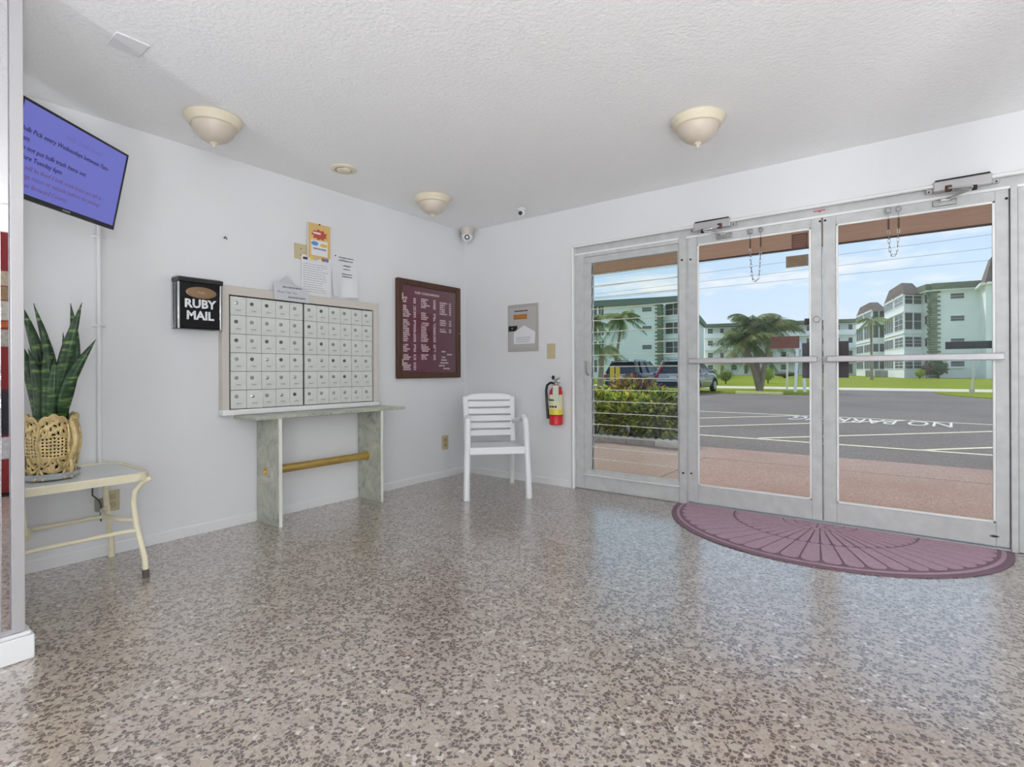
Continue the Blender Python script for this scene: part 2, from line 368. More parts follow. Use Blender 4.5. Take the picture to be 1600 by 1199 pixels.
# brochure stand out of frame, seen only in the mirror strip
nb = thing('brochure_stand', 'tall red brochure stand with printed panels reflected in the mirror strip', 'display stand', basis((1.02, 1.14, 0), (0, -1, 0), (0, 0, 1)))
MB().box(0, .36, .02, 2.2, -.05, 0).build('panel', mat('red_board', (150, 52, 52), .8), nb)
MB().box(-.05, .41, 0, .02, -.2, .1).build('foot', M['black'], nb)
for q_, (z0_, z1_, c_) in enumerate(((1.24, 1.38, (196, 190, 176)), (1.40, 1.45, (206, 110, 60)), (1.46, 1.62, (214, 208, 196)), (1.63, 1.74, (170, 140, 100)), (1.75, 1.87, (200, 186, 160)), (.50, .88, (60, 60, 66)), (.30, .48, (226, 226, 224)))):
    MB().box(.0, .36, z0_, z1_, .001, .004).build('printed_panel', mat('print_%d' % q_, c_, .8, noise=.25, nscale=30), nb, smooth=0)

# ------------------------------------------------------------------ glazed entrance: sidelight + two doors
FY = YR+.035    # inner face of the frame
def fbox(m, x0, x1, z0, z1, y0=0, y1=.055): return m.box(x0, x1, FY+y0, FY+y1, z0, z1)
ent = thing('trim_2', kind='structure')
fbox(MB(), OX0, OX1, 2.035, OZ, 0, .09).build('head', M['frame'], ent, bevel=.003)
fbox(MB(), -.50, -.43, 2.066, 2.074, -.0008, .0).build('red_mark', mat('red_crayon', (206, 96, 110), .8), ent, smooth=0)
fbox(MB(), -.47, -.455, 2.060, 2.066, -.0008, .0).build('red_mark', mat('red_crayon_dark', (176, 60, 80), .8), ent, smooth=0)
fbox(MB(), OX0, -2.236, 0, 2.035, 0, .09).build('jamb', M['frame'], ent, bevel=.003)
fbox(MB(), -1.402, -1.346, 0, 2.035, -.012, .09).build('mullion', M['frame'], ent, bevel=.004)
fbox(MB(), -1.352, -1.338, 0, 2.035, .004, .09).build('door_stop', M['frame'], ent)
fbox(MB(), .456, .486, 0, 2.035, -.008, .09).build('jamb', M['frame'], ent, bevel=.003)
fbox(MB(), .488, OX1, 0, 2.035, .012, .09).build('post_panel', M['frame'], ent, bevel=.003)
fbox(MB(), OX0, OX1, 2.022, 2.036, -.006, .02).build('head_lip', M['bead'], ent)
MB().box(-1.34, .456, FY-.005, FY+.09, 0, .012).build('threshold', M['alu'], ent, bevel=.003)
for x, z in ((-1.376, 1.86), (-1.372, .235)):
    MB().lathe([(0, 0), (.008, 0), (.008, .004), (0, .006)], (x, FY-.012, z), 10, 'y').build('screw', M['dark'], ent)
# sidelight: jalousie window
wi = thing('window_1', kind='structure')
fbox(MB(), -2.236, -1.402, 0, .122, .002, .07).build('sill_panel', M['frame'], wi, bevel=.003)
fbox(MB(), -2.236, -1.402, .122, .130, -.014, .07).build('sill_lip', M['bead'], wi, bevel=.002)
fbox(MB(), -2.236, -1.402, .130, .166, .006, .06).build('rail', M['frame'], wi, bevel=.002)
fbox(MB(), -2.236, -1.402, 1.94, 1.995, .006, .06).build('rail', M['frame'], wi, bevel=.002)
fbox(MB(), -2.236, -1.402, 1.995, 2.022, -.008, .06).build('head_rail', M['frame'], wi, bevel=.002)
fbox(MB(), -2.236, -2.166, .166, 1.94, .006, .06).build('stile', M['frame'], wi, bevel=.002)
fbox(MB(), -1.418, -1.402, .166, 1.94, .006, .06).build('stile', M['frame'], wi, bevel=.002)
n_sl = 18; sp = (1.94-.166)/n_sl
sl = MB(); x0, x1, hh, th = -2.164, -1.418, .104, .006
sl.box(x0, x1, -th/2, th/2, -hh/2+.004, hh/2); sl.box(x0, x1, -th/2-.001, th/2+.001, -hh/2-.001, -hh/2+.0045)
me = sl.mesh('slat', M['slatglass'], 0); me.materials.append(M['glassedge']); me.polygons[0].material_index = 1; me.polygons[1].material_index = 1
for q_ in range(6, 12): me.polygons[q_].material_index = 1
clip = MB().bar((-2.172, -.012, -.04), (-2.172, .006, .04), .012, .018); clipm = clip.mesh('louver_clip', M['steel'])
for i in range(n_sl):
    z = .166+sp*(i+.5)
    o = bpy.data.objects.new('slat', me); COL.objects.link(o); o.parent = wi; o.location = (0, FY+.04, z); o.rotation_euler = (math.radians(-9), 0, 0)
    c = bpy.data.objects.new('louver_clip', clipm); COL.objects.link(c); c.parent = wi; c.location = (0, FY+.03, z)
# crank handle of the jalousie
MB().tube([(-2.19, FY, .98), (-2.196, FY-.03, 1.0), (-2.19, FY-.045, 1.05), (-2.2, FY-.03, 1.1)], .007, 8).build('crank', M['steel'], wi)

def door(name, x0, x1, gl, gr, hinge_left):
    d = thing(name, kind='structure')
    fbox(MB(), x0, gl, .02, 2.03, .006, .05).build('stile', M['frame'], d, bevel=.003)
    fbox(MB(), gr, x1, .02, 2.03, .006, .05).build('stile', M['frame'], d, bevel=.003)
    fbox(MB(), gl, gr, .02, .15, .006, .05).build('bottom_rail', M['frame'], d, bevel=.002)
    fbox(MB(), gl, gr, 1.965, 2.03, .006, .05).build('top_rail', M['frame'], d, bevel=.002)
    s = MB(); q = .012
    for a in ((gl, gl+q, .15, 1.965), (gr-q, gr, .15, 1.965), (gl, gr, .15, .15+q), (gl, gr, 1.965-q, 1.965)): fbox(s, *a, .0, .014)
    s.build('glazing_bead', M['bead'], d, bevel=.002)
    fbox(MB(), gl, gr, .15, 1.965, .026, .031).build('glass', M['glass'], d, smooth=0)
    b = MB(); fbox(b, x0+.022, x1-.022, 1.068, 1.108, -.045, -.025)
    pbar = b.build('push_bar', M['alu'], d, bevel=.006)
    for x in (x0+.03, x1-.03):
        MB().cyl((x, FY-.026, 1.088), (x, FY+.006, 1.088), .016, n=14).build('bar_mount', M['alu'], pbar)
    for z in (1.86, .235):
        x = x0+.022 if hinge_left else x1-.02
        if hinge_left: MB().lathe([(0, 0), (.007, 0), (.007, .004), (0, .006)], (x, FY+.006, z), 10, 'y').build('screw', M['dark'], d)
    return d
d1 = door('door_1', -1.338, -.454, -1.266, -.514, True)
d2 = door('door_2', -.446, .452, -.372, .394, False)
MB().lathe([(0, 0), (.021, 0), (.021, .006), (.017, .012), (0, .012)], (-.482, FY+.006, 1.352), 20, 'y').build('lock_cylinder', M['steel'], d1)
for x, z in ((-.462, 2.0),): MB().lathe([(0, 0), (.007, 0), (.007, .004), (0, .006)], (x, FY+.006, z), 10, 'y').build('screw', M['dark'], d1)
MB().lathe([(0, 0), (.007, 0), (.007, .004), (0, .006)], (-.432, FY+.006, 2.0), 10, 'y').build('screw', M['dark'], d2)
MB().lathe([(0, 0), (.007, 0), (.007, .004), (0, .006)], (.442, FY+.006, 1.97), 10, 'y').build('screw', M['dark'], d2)
lg = MB(); lg.ball((0, 0, 0), 1, 20, 6, (.022, .004, .008)); lg.xf(Matrix.Translation((.387, FY+.004, .075)))
lg.build('maker_badge', M['steel'], d2)
MB().ball((.387, FY, .076), 1, 16, 6, (.016, .004, .0045)).build('badge_field', M['dark'], d2)

# stickers on the door glass
def sticker(px0, py0, px1, py1, col, label, lines=None, lc=None, depth=.024):
    a = on_right(px0, py1, -depth-.035); b = on_right(px1, py0, -depth-.035)
    t = thing('glass_sticker', label, 'sticker', basis((a.x, FY+.0255, a.z), (1, 0, 0), (0, 0, 1)))
    w_, h_ = b.x-a.x, b.z-a.z
    MB().box(0, w_, 0, h_, 0, .0012).build('film', mat('film', col, .6, noise=.12, nscale=25), t, smooth=0)
    if lines:
        r_ = random.Random(px0); m = MB()
        for i in range(lines):
            y = h_*(.9-(i+.5)*.8/lines); x = w_*.1
            while x < w_*.85:
                q = r_.uniform(.06, .2)*w_; m.box(x, min(x+q, w_*.92), y-h_*.035, y+h_*.035, .0013, .0018); x += q+w_*.03
        m.build('print', mat('print', lc, .7), t, smooth=0)
    return t
sticker(1237, 363, 1262, 390, (88, 58, 46), 'small dark brown notice sticker high on the glass door', 5, (122, 90, 74))
sticker(1228, 397, 1263, 419, (126, 108, 84), 'olive brown notice sticker below the dark brown one', 4, (100, 84, 64))
sticker(1204, 525, 1249, 545.5, (98, 74, 66), 'wide reddish brown notice sticker above the push bar', 4, (122, 66, 58))
sticker(1257, 497.5, 1267.5, 508.5, (52, 46, 46), 'small blackish square sticker beside the lock')
sticker(1253.5, 536, 1267.5, 591, (72, 70, 76), 'tall charcoal film on the glass behind the push bar near the lock')
sticker(1307.5, 533, 1326, 590.5, (56, 50, 50), 'tall black film on the right-hand door glass behind the push bar')
sticker(1477, 532.5, 1550, 546, (52, 58, 62), 'long black sign strip on the glass above the push bar', 1, (70, 74, 78))

# door closers on the head
def closer(x, flip, label):
    c = thing('door_closer', label, 'door closer', T(x, FY, 2.065))
    MB().box(-.13, .13, -.055, -.006, -.012, .05).build('body', M['alu'], c, bevel=.008)
    MB().box(-.12, .12, -.058, -.01, .05, .054).build('cover_lip', M['dark'], c)
    for sx_ in (-1, 1):
        e_ = MB().box(sx_*.145-.016, sx_*.145+.016, -.03, -.004, -.008, .03).build('end_lug', M['alu'], c, bevel=.004)
        for zz in (-.0, .02): MB().cyl((sx_*.148, -.033, zz), (sx_*.148, -.029, zz), .005, n=8).build('screw', M['dark'], e_)
    k = -1 if flip else 1
    a = MB(); a.bar((k*-.06, -.06, -.005), (k*.05, -.10, -.03), .03, .012); a.build('main_arm', M['chrome'], c, bevel=.004)
    a = MB(); a.bar((k*.05, -.10, -.034), (k*-.075, -.035, -.06), .022, .01); a.build('fore_arm', M['chrome'], c, bevel=.003)
    MB().cyl((k*-.06, -.06, -.02), (k*-.06, -.06, .012), .016, n=14).build('pivot', M['rust'], c)
    MB().cyl((k*.05, -.10, -.045), (k*.05, -.10, -.02), .012, n=12).build('elbow', M['dark'], c)
    s = MB().box(k*-.075-.055, k*-.075+.055, -.008, .006, -.085, -.05).build('foot_plate', M['steel'], c, bevel=.003)
    MB().box(k*-.075-.02, k*-.075+.02, -.05, -.006, -.072, -.054).build('bracket', M['chrome'], s, bevel=.003)
    return c
xa = on_right(1115, 357, -.035).x; xb = on_right(1502, 290, -.035).x
closer(xa, True, 'aluminium door closer with folded chrome arm beside the jalousie window')
closer(xb, False, 'aluminium door closer with bent chrome arm over the push-bar door next to the post')

# safety chains hanging from the door tops
def chain(xc, zb, span, label, lens):
    c = thing('safety_chain', label, 'chain', T(xc, FY-.02, zb))
    for s_, nm in ((-1, 'bracket'), (1, 'eye')):
        x = s_*span/2
        if s_ < 0: MB().box(x-.014, x+.014, -.004, .018, -.016, .016).build('bracket', M['steel'], c, bevel=.004)
        else: MB().tube([(x+.012*math.cos(t), 0, .0+.016*math.sin(t)) for t in [i*math.pi/6 for i in range(12)]], .004, 6, True).build('eye', M['steel'], c)
        sp_ = MB().tube([(x+.0045*math.cos(i*1.05), .0045*math.sin(i*1.05), -.055-i*.0011) for i in range(60)], .002, 5); sp_.build('spring', M['rust'], c)
        MB().cyl((x, 0, -.016), (x, 0, -.056), .002, n=6).build('hook', M['steel'], c)
    pts = []
    L0 = -.122
    for i in range(26):
        t = i/25; x = -span/2+span*t; sag = lens*(1-(2*t-1)**4)**.9 if 0 < t < 1 else 0
        pts.append(Vector((x, 0, L0-sag)))
    # resample to links
    acc = [0]
    for a, b in zip(pts, pts[1:]): acc.append(acc[-1]+(b-a).length)
    n = max(6, int(acc[-1]/.026)); out = []
    for i in range(n+1):
        s_ = acc[-1]*i/n
        j = max(k for k in range(len(acc)) if acc[k] <= s_+1e-9); j = min(j, len(pts)-2)
        out.append(pts[j].lerp(pts[j+1], (s_-acc[j])/max(1e-6, acc[j+1]-acc[j])))
    for i in range(n):
        a, b = out[i], out[i+1]; d = (b-a).normalized(); side = Vector((0, 1, 0)) if i % 2 else d.cross(Vector((0, 1, 0)))
        h = (b-a).length/2+.004; mid = (a+b)/2
        MB().tube([mid+d*h*math.cos(t)+side*.0065*math.sin(t) for t in [k*math.pi/5 for k in range(10)]], .0019, 5, True).build('link', M['chrome'], c)
    return c
ca = on_right(1181, 362, -.03); cb = on_right(1396, 328, -.03)
chain(ca.x, 1.998, .068, 'steel chain loop with rusty springs on the door beside the jalousie window', .235)
chain(cb.x, 1.998, .05, 'steel chain loop with rusty springs over the door nearest the post', .165)
# ------------------------------------------------------------------ added fill lights, out of view, brightening the lobby
GL = mat('fill_globe_glow', (255, 250, 240), .5, emit=(242, 249, 255), es=50.0)  # glowing globes added only to light the walls from out of view
for i, (x, y, z) in enumerate(((2.5, -.9, 1.3), (2.0, -2.9, 1.3))):
    g = thing('fill_globe', ('added white fill-light globe on a stem along the side wall, out of view', 'added white fill-light globe on a stem near the back wall, out of view')[i], 'lamp', T(x, y, 0), 'added fill-light globes out of view')
    MB().lathe([(0, 0), (.15, 0), (.15, .02), (0, .03)]).build('base', M['lampmetal'], g)
    MB().cyl((0, 0, .02), (0, 0, z-.2), .012, n=10).build('stem', M['brass'], g)
    MB().ball((0, 0, z), .22, 24, 12).build('globe', GL, g)
for i, (x, y) in enumerate(((1.45, -.35), (1.9, 2.75), (1.5, -2.2), (-1.0, -2.7))):  # upward spots added out of view to brighten the ceiling
    g = thing('fill_uplighter', ('added white fill uplighter can beside the brochure stand, out of view', 'added white fill uplighter can close to the entrance wall, out of view', 'added white fill uplighter can between the fill-light globes, out of view', 'added white fill uplighter can near the back wall, out of view')[i], 'lamp', T(x, y, 0), 'added fill uplighters out of view')
    MB().lathe([(0, 0), (.09, 0), (.09, .26), (.084, .26), (.084, .2), (0, .2)]).build('can', M['bead'], g)
    ld = bpy.data.lights.new('fill_spot', 'SPOT'); lo = bpy.data.objects.new('fill_source', ld); COL.objects.link(lo); lo.parent = g
    lo.location = (0, 0, .27); lo.rotation_euler = (math.pi, 0, 0); ld.energy = (180, 26, 133, 198)[i]; ld.spot_size = math.radians(168); ld.spot_blend = .25; ld.shadow_soft_size = .08; ld.color = (.93, .97, 1)

# ------------------------------------------------------------------ ceiling things
def dome(px, py, label):
    c = on_ceil(px, py); t = thing('ceiling_light', label, 'ceiling light', T(c.x, c.y, ZC), 'unlit dome ceiling lights')
    MB().lathe([(.142, 0), (.146, -.006), (.144, -.016), (.134, -.026), (.130, -.034), (.124, -.046), (.112, -.05), (.108, -.046)], n=48).build('pan', M['lampmetal'], t)
    MB().lathe([(.112, -.044), (.110, -.06), (.098, -.088), (.074, -.114), (.044, -.130), (.016, -.136), (0, -.136)], n=48).build('bowl', M['lampglass'], t)
    MB().lathe([(0, -.132), (.02, -.134), (.022, -.139), (.016, -.144), (.008, -.148), (.006, -.156), (.0075, -.161), (0, -.166)], n=16).build('finial', M['lampmetal'], t)
dome(334, 185, 'unlit cream dome ceiling light beside the television')
dome(676, 309, 'unlit cream dome ceiling light near the corner camera')
dome(1090, 186, 'unlit cream dome ceiling light in front of the glass doors')
c = on_ceil(537, 264); t = thing('recessed_light', 'round cream recessed eyeball ceiling light above the mailboxes', 'ceiling light', T(c.x, c.y, ZC))
MB().lathe([(.088, 0), (.088, -.004), (.078, -.010), (.056, -.010), (.054, 0)], n=40).build('trim_ring', M['lampmetal'], t)
eb = MB().lathe([(.052, .0), (.05, -.010), (.044, -.016), (.030, -.019), (0, -.02)], n=32); eb.build('eyeball', M['lampmetal'], t)
MB().tube([(.053*math.cos(a), .053*math.sin(a), -.0085) for a in [math.radians(q) for q in range(-160, -20, 10)]], .003, 6).build('shadow_gap', M['dark'], t)
c = on_ceil(200, 69); t = MB().box(-.066, .066, -.06, .06, -.006, 0).build('access_plate', M['wall'], bevel=.002, matrix=T(c.x, c.y, ZC)); tag(t, 'small blank white cover plate on the ceiling', 'cover plate')
# corner camera and ceiling camera
t = thing('turret_camera', 'off-white turret security camera in the ceiling corner', 'security camera', T(-3.462, 3.872, ZC))
MB().lathe([(.066, 0), (.068, -.006), (.066, -.02), (.056, -.07), (.052, -.075)], n=32).build('housing', mat('cam_grey', (206, 198, 190), .5), t)
MB().ball((0, 0, -.085), .055, 24, 12).build('eyeball', M['white_plastic'], t)
v = (Vector((0, 0, H))-Vector((-3.462, 3.872, ZC-.1))).normalized(); p0 = Vector((0, 0, -.088))+v*.044
MB().cyl(p0, p0+v*.014, .026, n=20).build('lens', M['black'], t)
MB().cyl(p0+v*.014, p0+v*.0155, .010, n=12).build('lens_glass', M['steel'], t)
MB().box(-.078, -.06, -.012, .012, -.05, -.02).build('connector', M['black'], t, bevel=.003)
c = on_ceil(815, 326); t = thing('mini_camera', 'small white ball camera on the ceiling above the steel panel', 'security camera', T(c.x, c.y, ZC))
MB().lathe([(.034, 0), (.034, -.008), (.026, -.014)], n=24).build('base', M['white_plastic'], t)
MB().ball((0, 0, -.036), .03, 20, 10).build('ball', M['white_plastic'], t)
v = Vector((.25, -.9, -.35)).normalized(); p0 = Vector((0, 0, -.036))+v*.024
MB().cyl(p0, p0+v*.012, .017, n=18).build('lens', M['black'], t)

# ------------------------------------------------------------------ television on its swivel mount
P = Vector((-3.1373, .9576, 2.1134)); a, b, r_, TW, TH = .68869, .21342, .01794, .5982, .385
u0 = Vector((-math.sin(a), math.cos(a), 0)); nn = Vector((math.cos(a), math.sin(a), 0)); up0 = ZV*math.cos(b)+nn*math.sin(b)
ur = u0*math.cos(r_)+up0*math.sin(r_); ut = -u0*math.sin(r_)+up0*math.cos(r_)
tvm = basis(P-ur*TW/2-ut*TH/2, ur, ut)
tv = thing('television', 'flat television on a wall arm showing a blue bulk trash notice', 'television', tvm)
MB().box(-TW/2, TW/2, -TH/2, TH/2, -.022, 0).build('back_shell', M['black'], tv, bevel=.006)
bz = MB(); bw, bb = .010, .020
bz.box(-TW/2, TW/2, TH/2-bw, TH/2, -.012, .004).box(-TW/2, -TW/2+bw, -TH/2+bb, TH/2-bw, -.012, .004).box(TW/2-bw, TW/2, -TH/2+bb, TH/2-bw, -.012, .004).box(-TW/2, TW/2, -TH/2, -TH/2+bb, -.012, .004)
bz.build('bezel', M['black'], tv, bevel=.0015)
scr = MB().box(-TW/2+bw, TW/2-bw, -TH/2+bb, TH/2-bw, -.01, .001).build('screen', mat('lit_screen', (60, 62, 120), .3, emit=(108, 112, 192), es=.72), tv, smooth=0)
navy = mat('screen_navy', (16, 18, 50), .4, emit=(28, 28, 76), es=.72); plum = mat('screen_plum', (60, 44, 80), .4, emit=(104, 84, 140), es=.72); faint = mat('screen_faint', (80, 80, 130), .4, emit=(90, 92, 160), es=.72)
L0 = -TW/2+.018
for s, x, y, sz, m_ in (('Bulk Trash Items', -.07, .118, .030, faint), ('Bulk Pick every Wednesdays between 7am-', L0, .070, .0268, navy), ('9am', L0, .034, .0268, navy),
                        ('Do not put bulk trash items out', L0, -.002, .0268, navy), ('before Tuesday 6pm', L0, -.038, .0268, navy),
                        ('You will be fined if bulk trash items are left in', L0, -.076, .0252, plum), ('garbage room or outside before the pickup', L0, -.110, .0262, plum), ('per Broward County', L0+.05, -.146, .0262, plum)):
    text('screen_text', s, sz, m_, scr, x, y, .0012, ex=.0002, shear=.12, bold=.0004)
MB().box(-.022, .022, -TH/2+.006, -TH/2+.013, .004, .0052).build('logo', M['steel'], tv, smooth=0)
inv = tvm.inverted(); wp_ = inv @ Vector((XL, .79, 1.93))
mt = MB(); mt.bar((0, 0, -.022), (0, 0, -.06), .1, .1); mt.build('mount_plate', M['black'], tv, bevel=.004)
MB().bar((0, 0, -.05), wp_, .04, .03).build('mount_arm', M['black'], tv, bevel=.004)

# conduit down the wall
yc = on_left(154, 500).y
cd = thing('wall_conduit', 'thin white cable conduit running down the wall below the television', 'conduit', T(XL, yc, 0))
MB().cyl((.012, 0, .30), (.012, 0, 1.90), .011, n=12).build('pipe', M['base'], cd)
for z in (1.765, 1.275): MB().tube([(.002, -.03, z), (.014, -.014, z), (.025, 0, z), (.014, .014, z), (.002, .03, z)], .006, 8).build('clip', M['base'], cd)

# outlet with adapter behind the table
ol = thing('wall_outlet', 'ivory wall outlet low on the wall behind the side table', 'outlet', LW(1.005, .30))
MB().box(-.036, .036, -.058, .058, 0, .006).build('plate', M['ivory'], ol, bevel=.002)
for y in (-.022, .022): MB().box(-.017, .017, y-.015, y+.015, .006, .009).build('receptacle', mat('ivory_dark%d' % (y > 0), (176, 164, 130), .5), ol, bevel=.003)
pl = thing('power_adapter', 'grey plug adapter with dangling cord below the conduit', 'adapter', LW(.945, .29))
MB().box(-.02, .02, -.035, .035, .0, .035).build('body', mat('grey_adapter', (150, 148, 138), .5), pl, bevel=.004)
MB().tube([(-.03, .10, .01), (-.035, .06, .03), (-.01, .03, .045), (0, 0, .04), (.0, -.05, .03), (.005, -.09, .02)], .004, 8).build('cord', M['rubber'], pl)

# ------------------------------------------------------------------ side table, planter, plant
TZ = .52
tx0, tx1, ty0, ty1 = -3.545, -3.005, .475, 1.022
tb = thing('side_table', 'cream metal patio side table with pebbled glass top', 'table', T((tx0+tx1)/2, (ty0+ty1)/2, 0))
hx, hy = (tx1-tx0)/2, (ty1-ty0)/2
def rrect(hx, hy, r, n=7):
    o = []
    for cx, cy, a0 in ((hx-r, hy-r, 0), (-hx+r, hy-r, 90), (-hx+r, -hy+r, 180), (hx-r, -hy+r, 270)):
        for i in range(n): t = math.radians(a0+90*i/(n-1)); o.append((cx+r*math.cos(t), cy+r*math.sin(t)))
    return o
ro, ri = rrect(hx, hy, .09), rrect(hx-.02, hy-.02, .075)
fr = MB(); k = len(ro)
vs = [(p[0], p[1], TZ-.035) for p in ro]+[(p[0], p[1], TZ-.002) for p in ro]+[(p[0]*.985, p[1]*.985, TZ+.003) for p in ro]+[(p[0], p[1], TZ) for p in ri]+[(p[0], p[1], TZ-.035) for p in ri]
fs = []
for q in range(5):
    for i in range(k): j = (i+1) % k; b2 = ((q+1) % 5)*k; fs.append((q*k+i, q*k+j, b2+j, b2+i))
fr.add(vs, fs).build('rim', M['cream'], tb)
MB().prism(rrect(hx-.019, hy-.019, .075), TZ-.008, TZ-.003).build('glass_top', mat('pebbled_glass', (216, 221, 220), .12, bump=.3, bscale=180), tb, smooth=0)
for sx_ in (-1, 1):
    for sy in (-1, 1):
        x, y = sx_*(hx-.02), sy*(hy-.035)
        path = [(x-sx_*.0, y+sy*.03, TZ-.03), (x-sx_*.025, y-sy*.005, TZ-.05), (x-sx_*.04, y-sy*.03, TZ-.09), (x-sx_*.043, y-sy*.035, TZ-.15), (x-sx_*.035, y-sy*.025, TZ-.26), (x-sx_*.015, y-sy*.01, TZ-.36), (x-sx_*.004, y, .10), (x, y+sy*.004, .0)]
        lgm = MB().tube(path, [.012, .013, .0135, .0135, .0135, .0135, .0135, .0135], 12).build('leg', M['cream'], tb)
        MB().cyl((x, y+sy*.004, 0), (x-sx_*.002, y+sy*.002, .04), .0155, n=12).build('rubber_foot', M['rubber'] if sx_ > 0 else M['cream'], lgm)
for sx_ in (-1, 1):
    x = sx_*(hx-.05)
    MB().tube([(x, -hy+.055, .235), (x*.97, -hy+.12, .238), (x*.95, 0, .236), (x*.97, hy-.12, .238), (x, hy-.055, .235)], .010, 10).build('side_stretcher', M['cream'], tb)
MB().tube([(-hx+.05, hy-.055, .285), (-hx+.12, hy-.10, .285), (0, hy-.13, .285), (hx-.12, hy-.10, .285), (hx-.05, hy-.055, .285)], .011, 10).build('end_stretcher', M['cream'], tb)
MB().tube([(-hx+.05, -hy+.055, .285), (-hx+.12, -hy+.10, .285), (0, -hy+.13, .285), (hx-.12, -hy+.10, .285), (hx-.05, -hy+.055, .285)], .011, 10).build('end_stretcher', M['cream'], tb)

pc = Vector((-3.238, .672, TZ+.001))
sau = thing('plant_saucer', 'clear grey plastic saucer under the brass planter', 'saucer', T(pc.x, pc.y, TZ+.003))
MB().lathe([(0, 0), (.095, 0), (.1, .004), (.112, .030), (.115, .031), (.112, .028), (.097, .004), (0, .003)], n=40).build('dish', mat('clear_grey_plastic', (190, 192, 196), .2), sau)
pl = thing('brass_planter', 'pierced antique brass planter with scroll handles', 'planter', T(pc.x, pc.y, TZ+.008, math.radians(25)))
N, MH = 96, 34
prof = [(0, .088), (.15, .094), (.35, .104), (.55, .108), (.72, .104), (.85, .098), (1, .108)]
def rad(t):
    for (a0, r0), (a1, r1) in zip(prof, prof[1:]):
        if t <= a1: return r0+(r1-r0)*(t-a0)/(a1-a0)
    return prof[-1][1]
vs = []; fs = []
for j in range(MH+1):
    for i in range(N):
        t = j/MH; th_ = 2*math.pi*i/N; top = .262+.026*abs(math.sin(3*th_))+.012*abs(math.sin(9*th_)); bot = .016+.016*abs(math.cos(3*th_))
        rr = rad(t)+.004*math.cos(6*th_)*math.sin(math.pi*t); vs.append((rr*math.cos(th_), rr*math.sin(th_), bot+(top-bot)*t))
for j in range(MH):
    for i in range(N):
        t = (j+.5)/MH; ph = (i % 16)/16
        hole = False
        if .26 < t < .62 and 1 < (i % 16) < 15: hole = ((i % 2 == 0) and (j % 2 == 0)) and abs(ph-.5) < .5-.25*abs(t-.45)
        if .66 < t < .92: hole = (math.sin(i*1.9+j*.8)+math.sin(i*.7-j*1.3) > 1.15)
        if .06 < t < .22: hole = (math.sin(i*1.1+j*.9)+math.sin(i*.9-j*1.1) > 1.05)
        if not hole: fs.append((j*N+i, j*N+(i+1) % N, (j+1)*N+(i+1) % N, (j+1)*N+i))
bo = MB().add(vs, fs).build('pierced_body', M['antique'], pl)
sm = bo.modifiers.new('solid', 'SOLIDIFY'); sm.thickness = .004; sm.offset = -1
for q in range(6):   # raised leaf scrolls on the panel edges and palmettes
    an = math.radians(60*q); m = MB()
    def cyl_pt(da, z, dr=.004):
        rr = rad(min(1, max(0, (z-.02)/.26)))+dr; return (rr*math.cos(an+da), rr*math.sin(an+da), z)
    m.tube([cyl_pt(.0, .05), cyl_pt(.05, .10), cyl_pt(-.03, .15), cyl_pt(.02, .2), cyl_pt(0, .25)], [.004, .006, .007, .008, .004], 8)
    for s_ in (-1, 1):
        m.tube([cyl_pt(s_*.03, .20), cyl_pt(s_*.15, .235), cyl_pt(s_*.28, .225), cyl_pt(s_*.30, .205), cyl_pt(s_*.22, .20)], [.004, .007, .006, .005, .003], 8)
        m.tube([cyl_pt(s_*.02, .075), cyl_pt(s_*.18, .055), cyl_pt(s_*.36, .075), cyl_pt(s_*.40, .095), cyl_pt(s_*.32, .10)], [.004, .006, .006, .005, .003], 8)
    m.build('leaf_scroll', M['antique'], pl)
    m = MB()
    for s_ in (-1, 1): m.tube([cyl_pt(s_*.02, .04, 0), cyl_pt(s_*.12, .015, .002), cyl_pt(s_*.2, .004, .008), cyl_pt(s_*.16, .0, .016), cyl_pt(s_*.08, .008, .012)], [.005, .007, .007, .006, .004], 8)
    m.build('scroll_foot', M['antique'], pl)
for s_ in (-1, 1):
    hd = MB().tube([(s_*.102, 0, .045), (s_*.125, 0, .03), (s_*.128, 0, .055), (s_*.118, 0, .085), (s_*.135, 0, .12), (s_*.150, 0, .16), (s_*.150, 0, .20), (s_*.138, 0, .235), (s_*.128, 0, .265), (s_*.14, 0, .285), (s_*.148, 0, .278), (s_*.14, 0, .268)], [.006, .009, .008, .009, .011, .012, .012, .012, .011, .011, .009, .006], 10)
    hd.build('handle', M['antique'], pl)
MB().lathe([(0, .02), (.078, .02), (.092, .15), (.094, .255), (.100, .268), (.088, .268), (.084, .24), (0, .24)], n=32).build('liner', M['black'], pl)

# snake plant
lm = bpy.data.materials.new('banded_leaf'); lm.use_nodes = True; t_ = lm.node_tree; p_ = t_.nodes['Principled BSDF']; co = t_.nodes.new('ShaderNodeTexCoord')
mp_ = t_.nodes.new('ShaderNodeMapping'); mp_.inputs['Scale'].default_value = (9, 9, 42); t_.links.new(co.outputs['Object'], mp_.inputs[0])
nz_ = t_.nodes.new('ShaderNodeTexNoise'); nz_.inputs['Scale'].default_value = 1.4; nz_.inputs['Detail'].default_value = 4; t_.links.new(mp_.outputs[0], nz_.inputs['Vector'])
t_.links.new(ramp(t_, nz_.outputs['Fac'], [(.40, srgb(30, 54, 34)), (.54, srgb(48, 82, 44)), (.60, srgb(86, 118, 62)), (.66, srgb(126, 148, 84))]), p_.inputs['Base Color']); p_.inputs['Roughness'].default_value = .35
sp_t = thing('snake_plant', 'snake plant with upright banded dark green leaves in the brass planter', 'plant', T(pc.x, pc.y, TZ+.008))
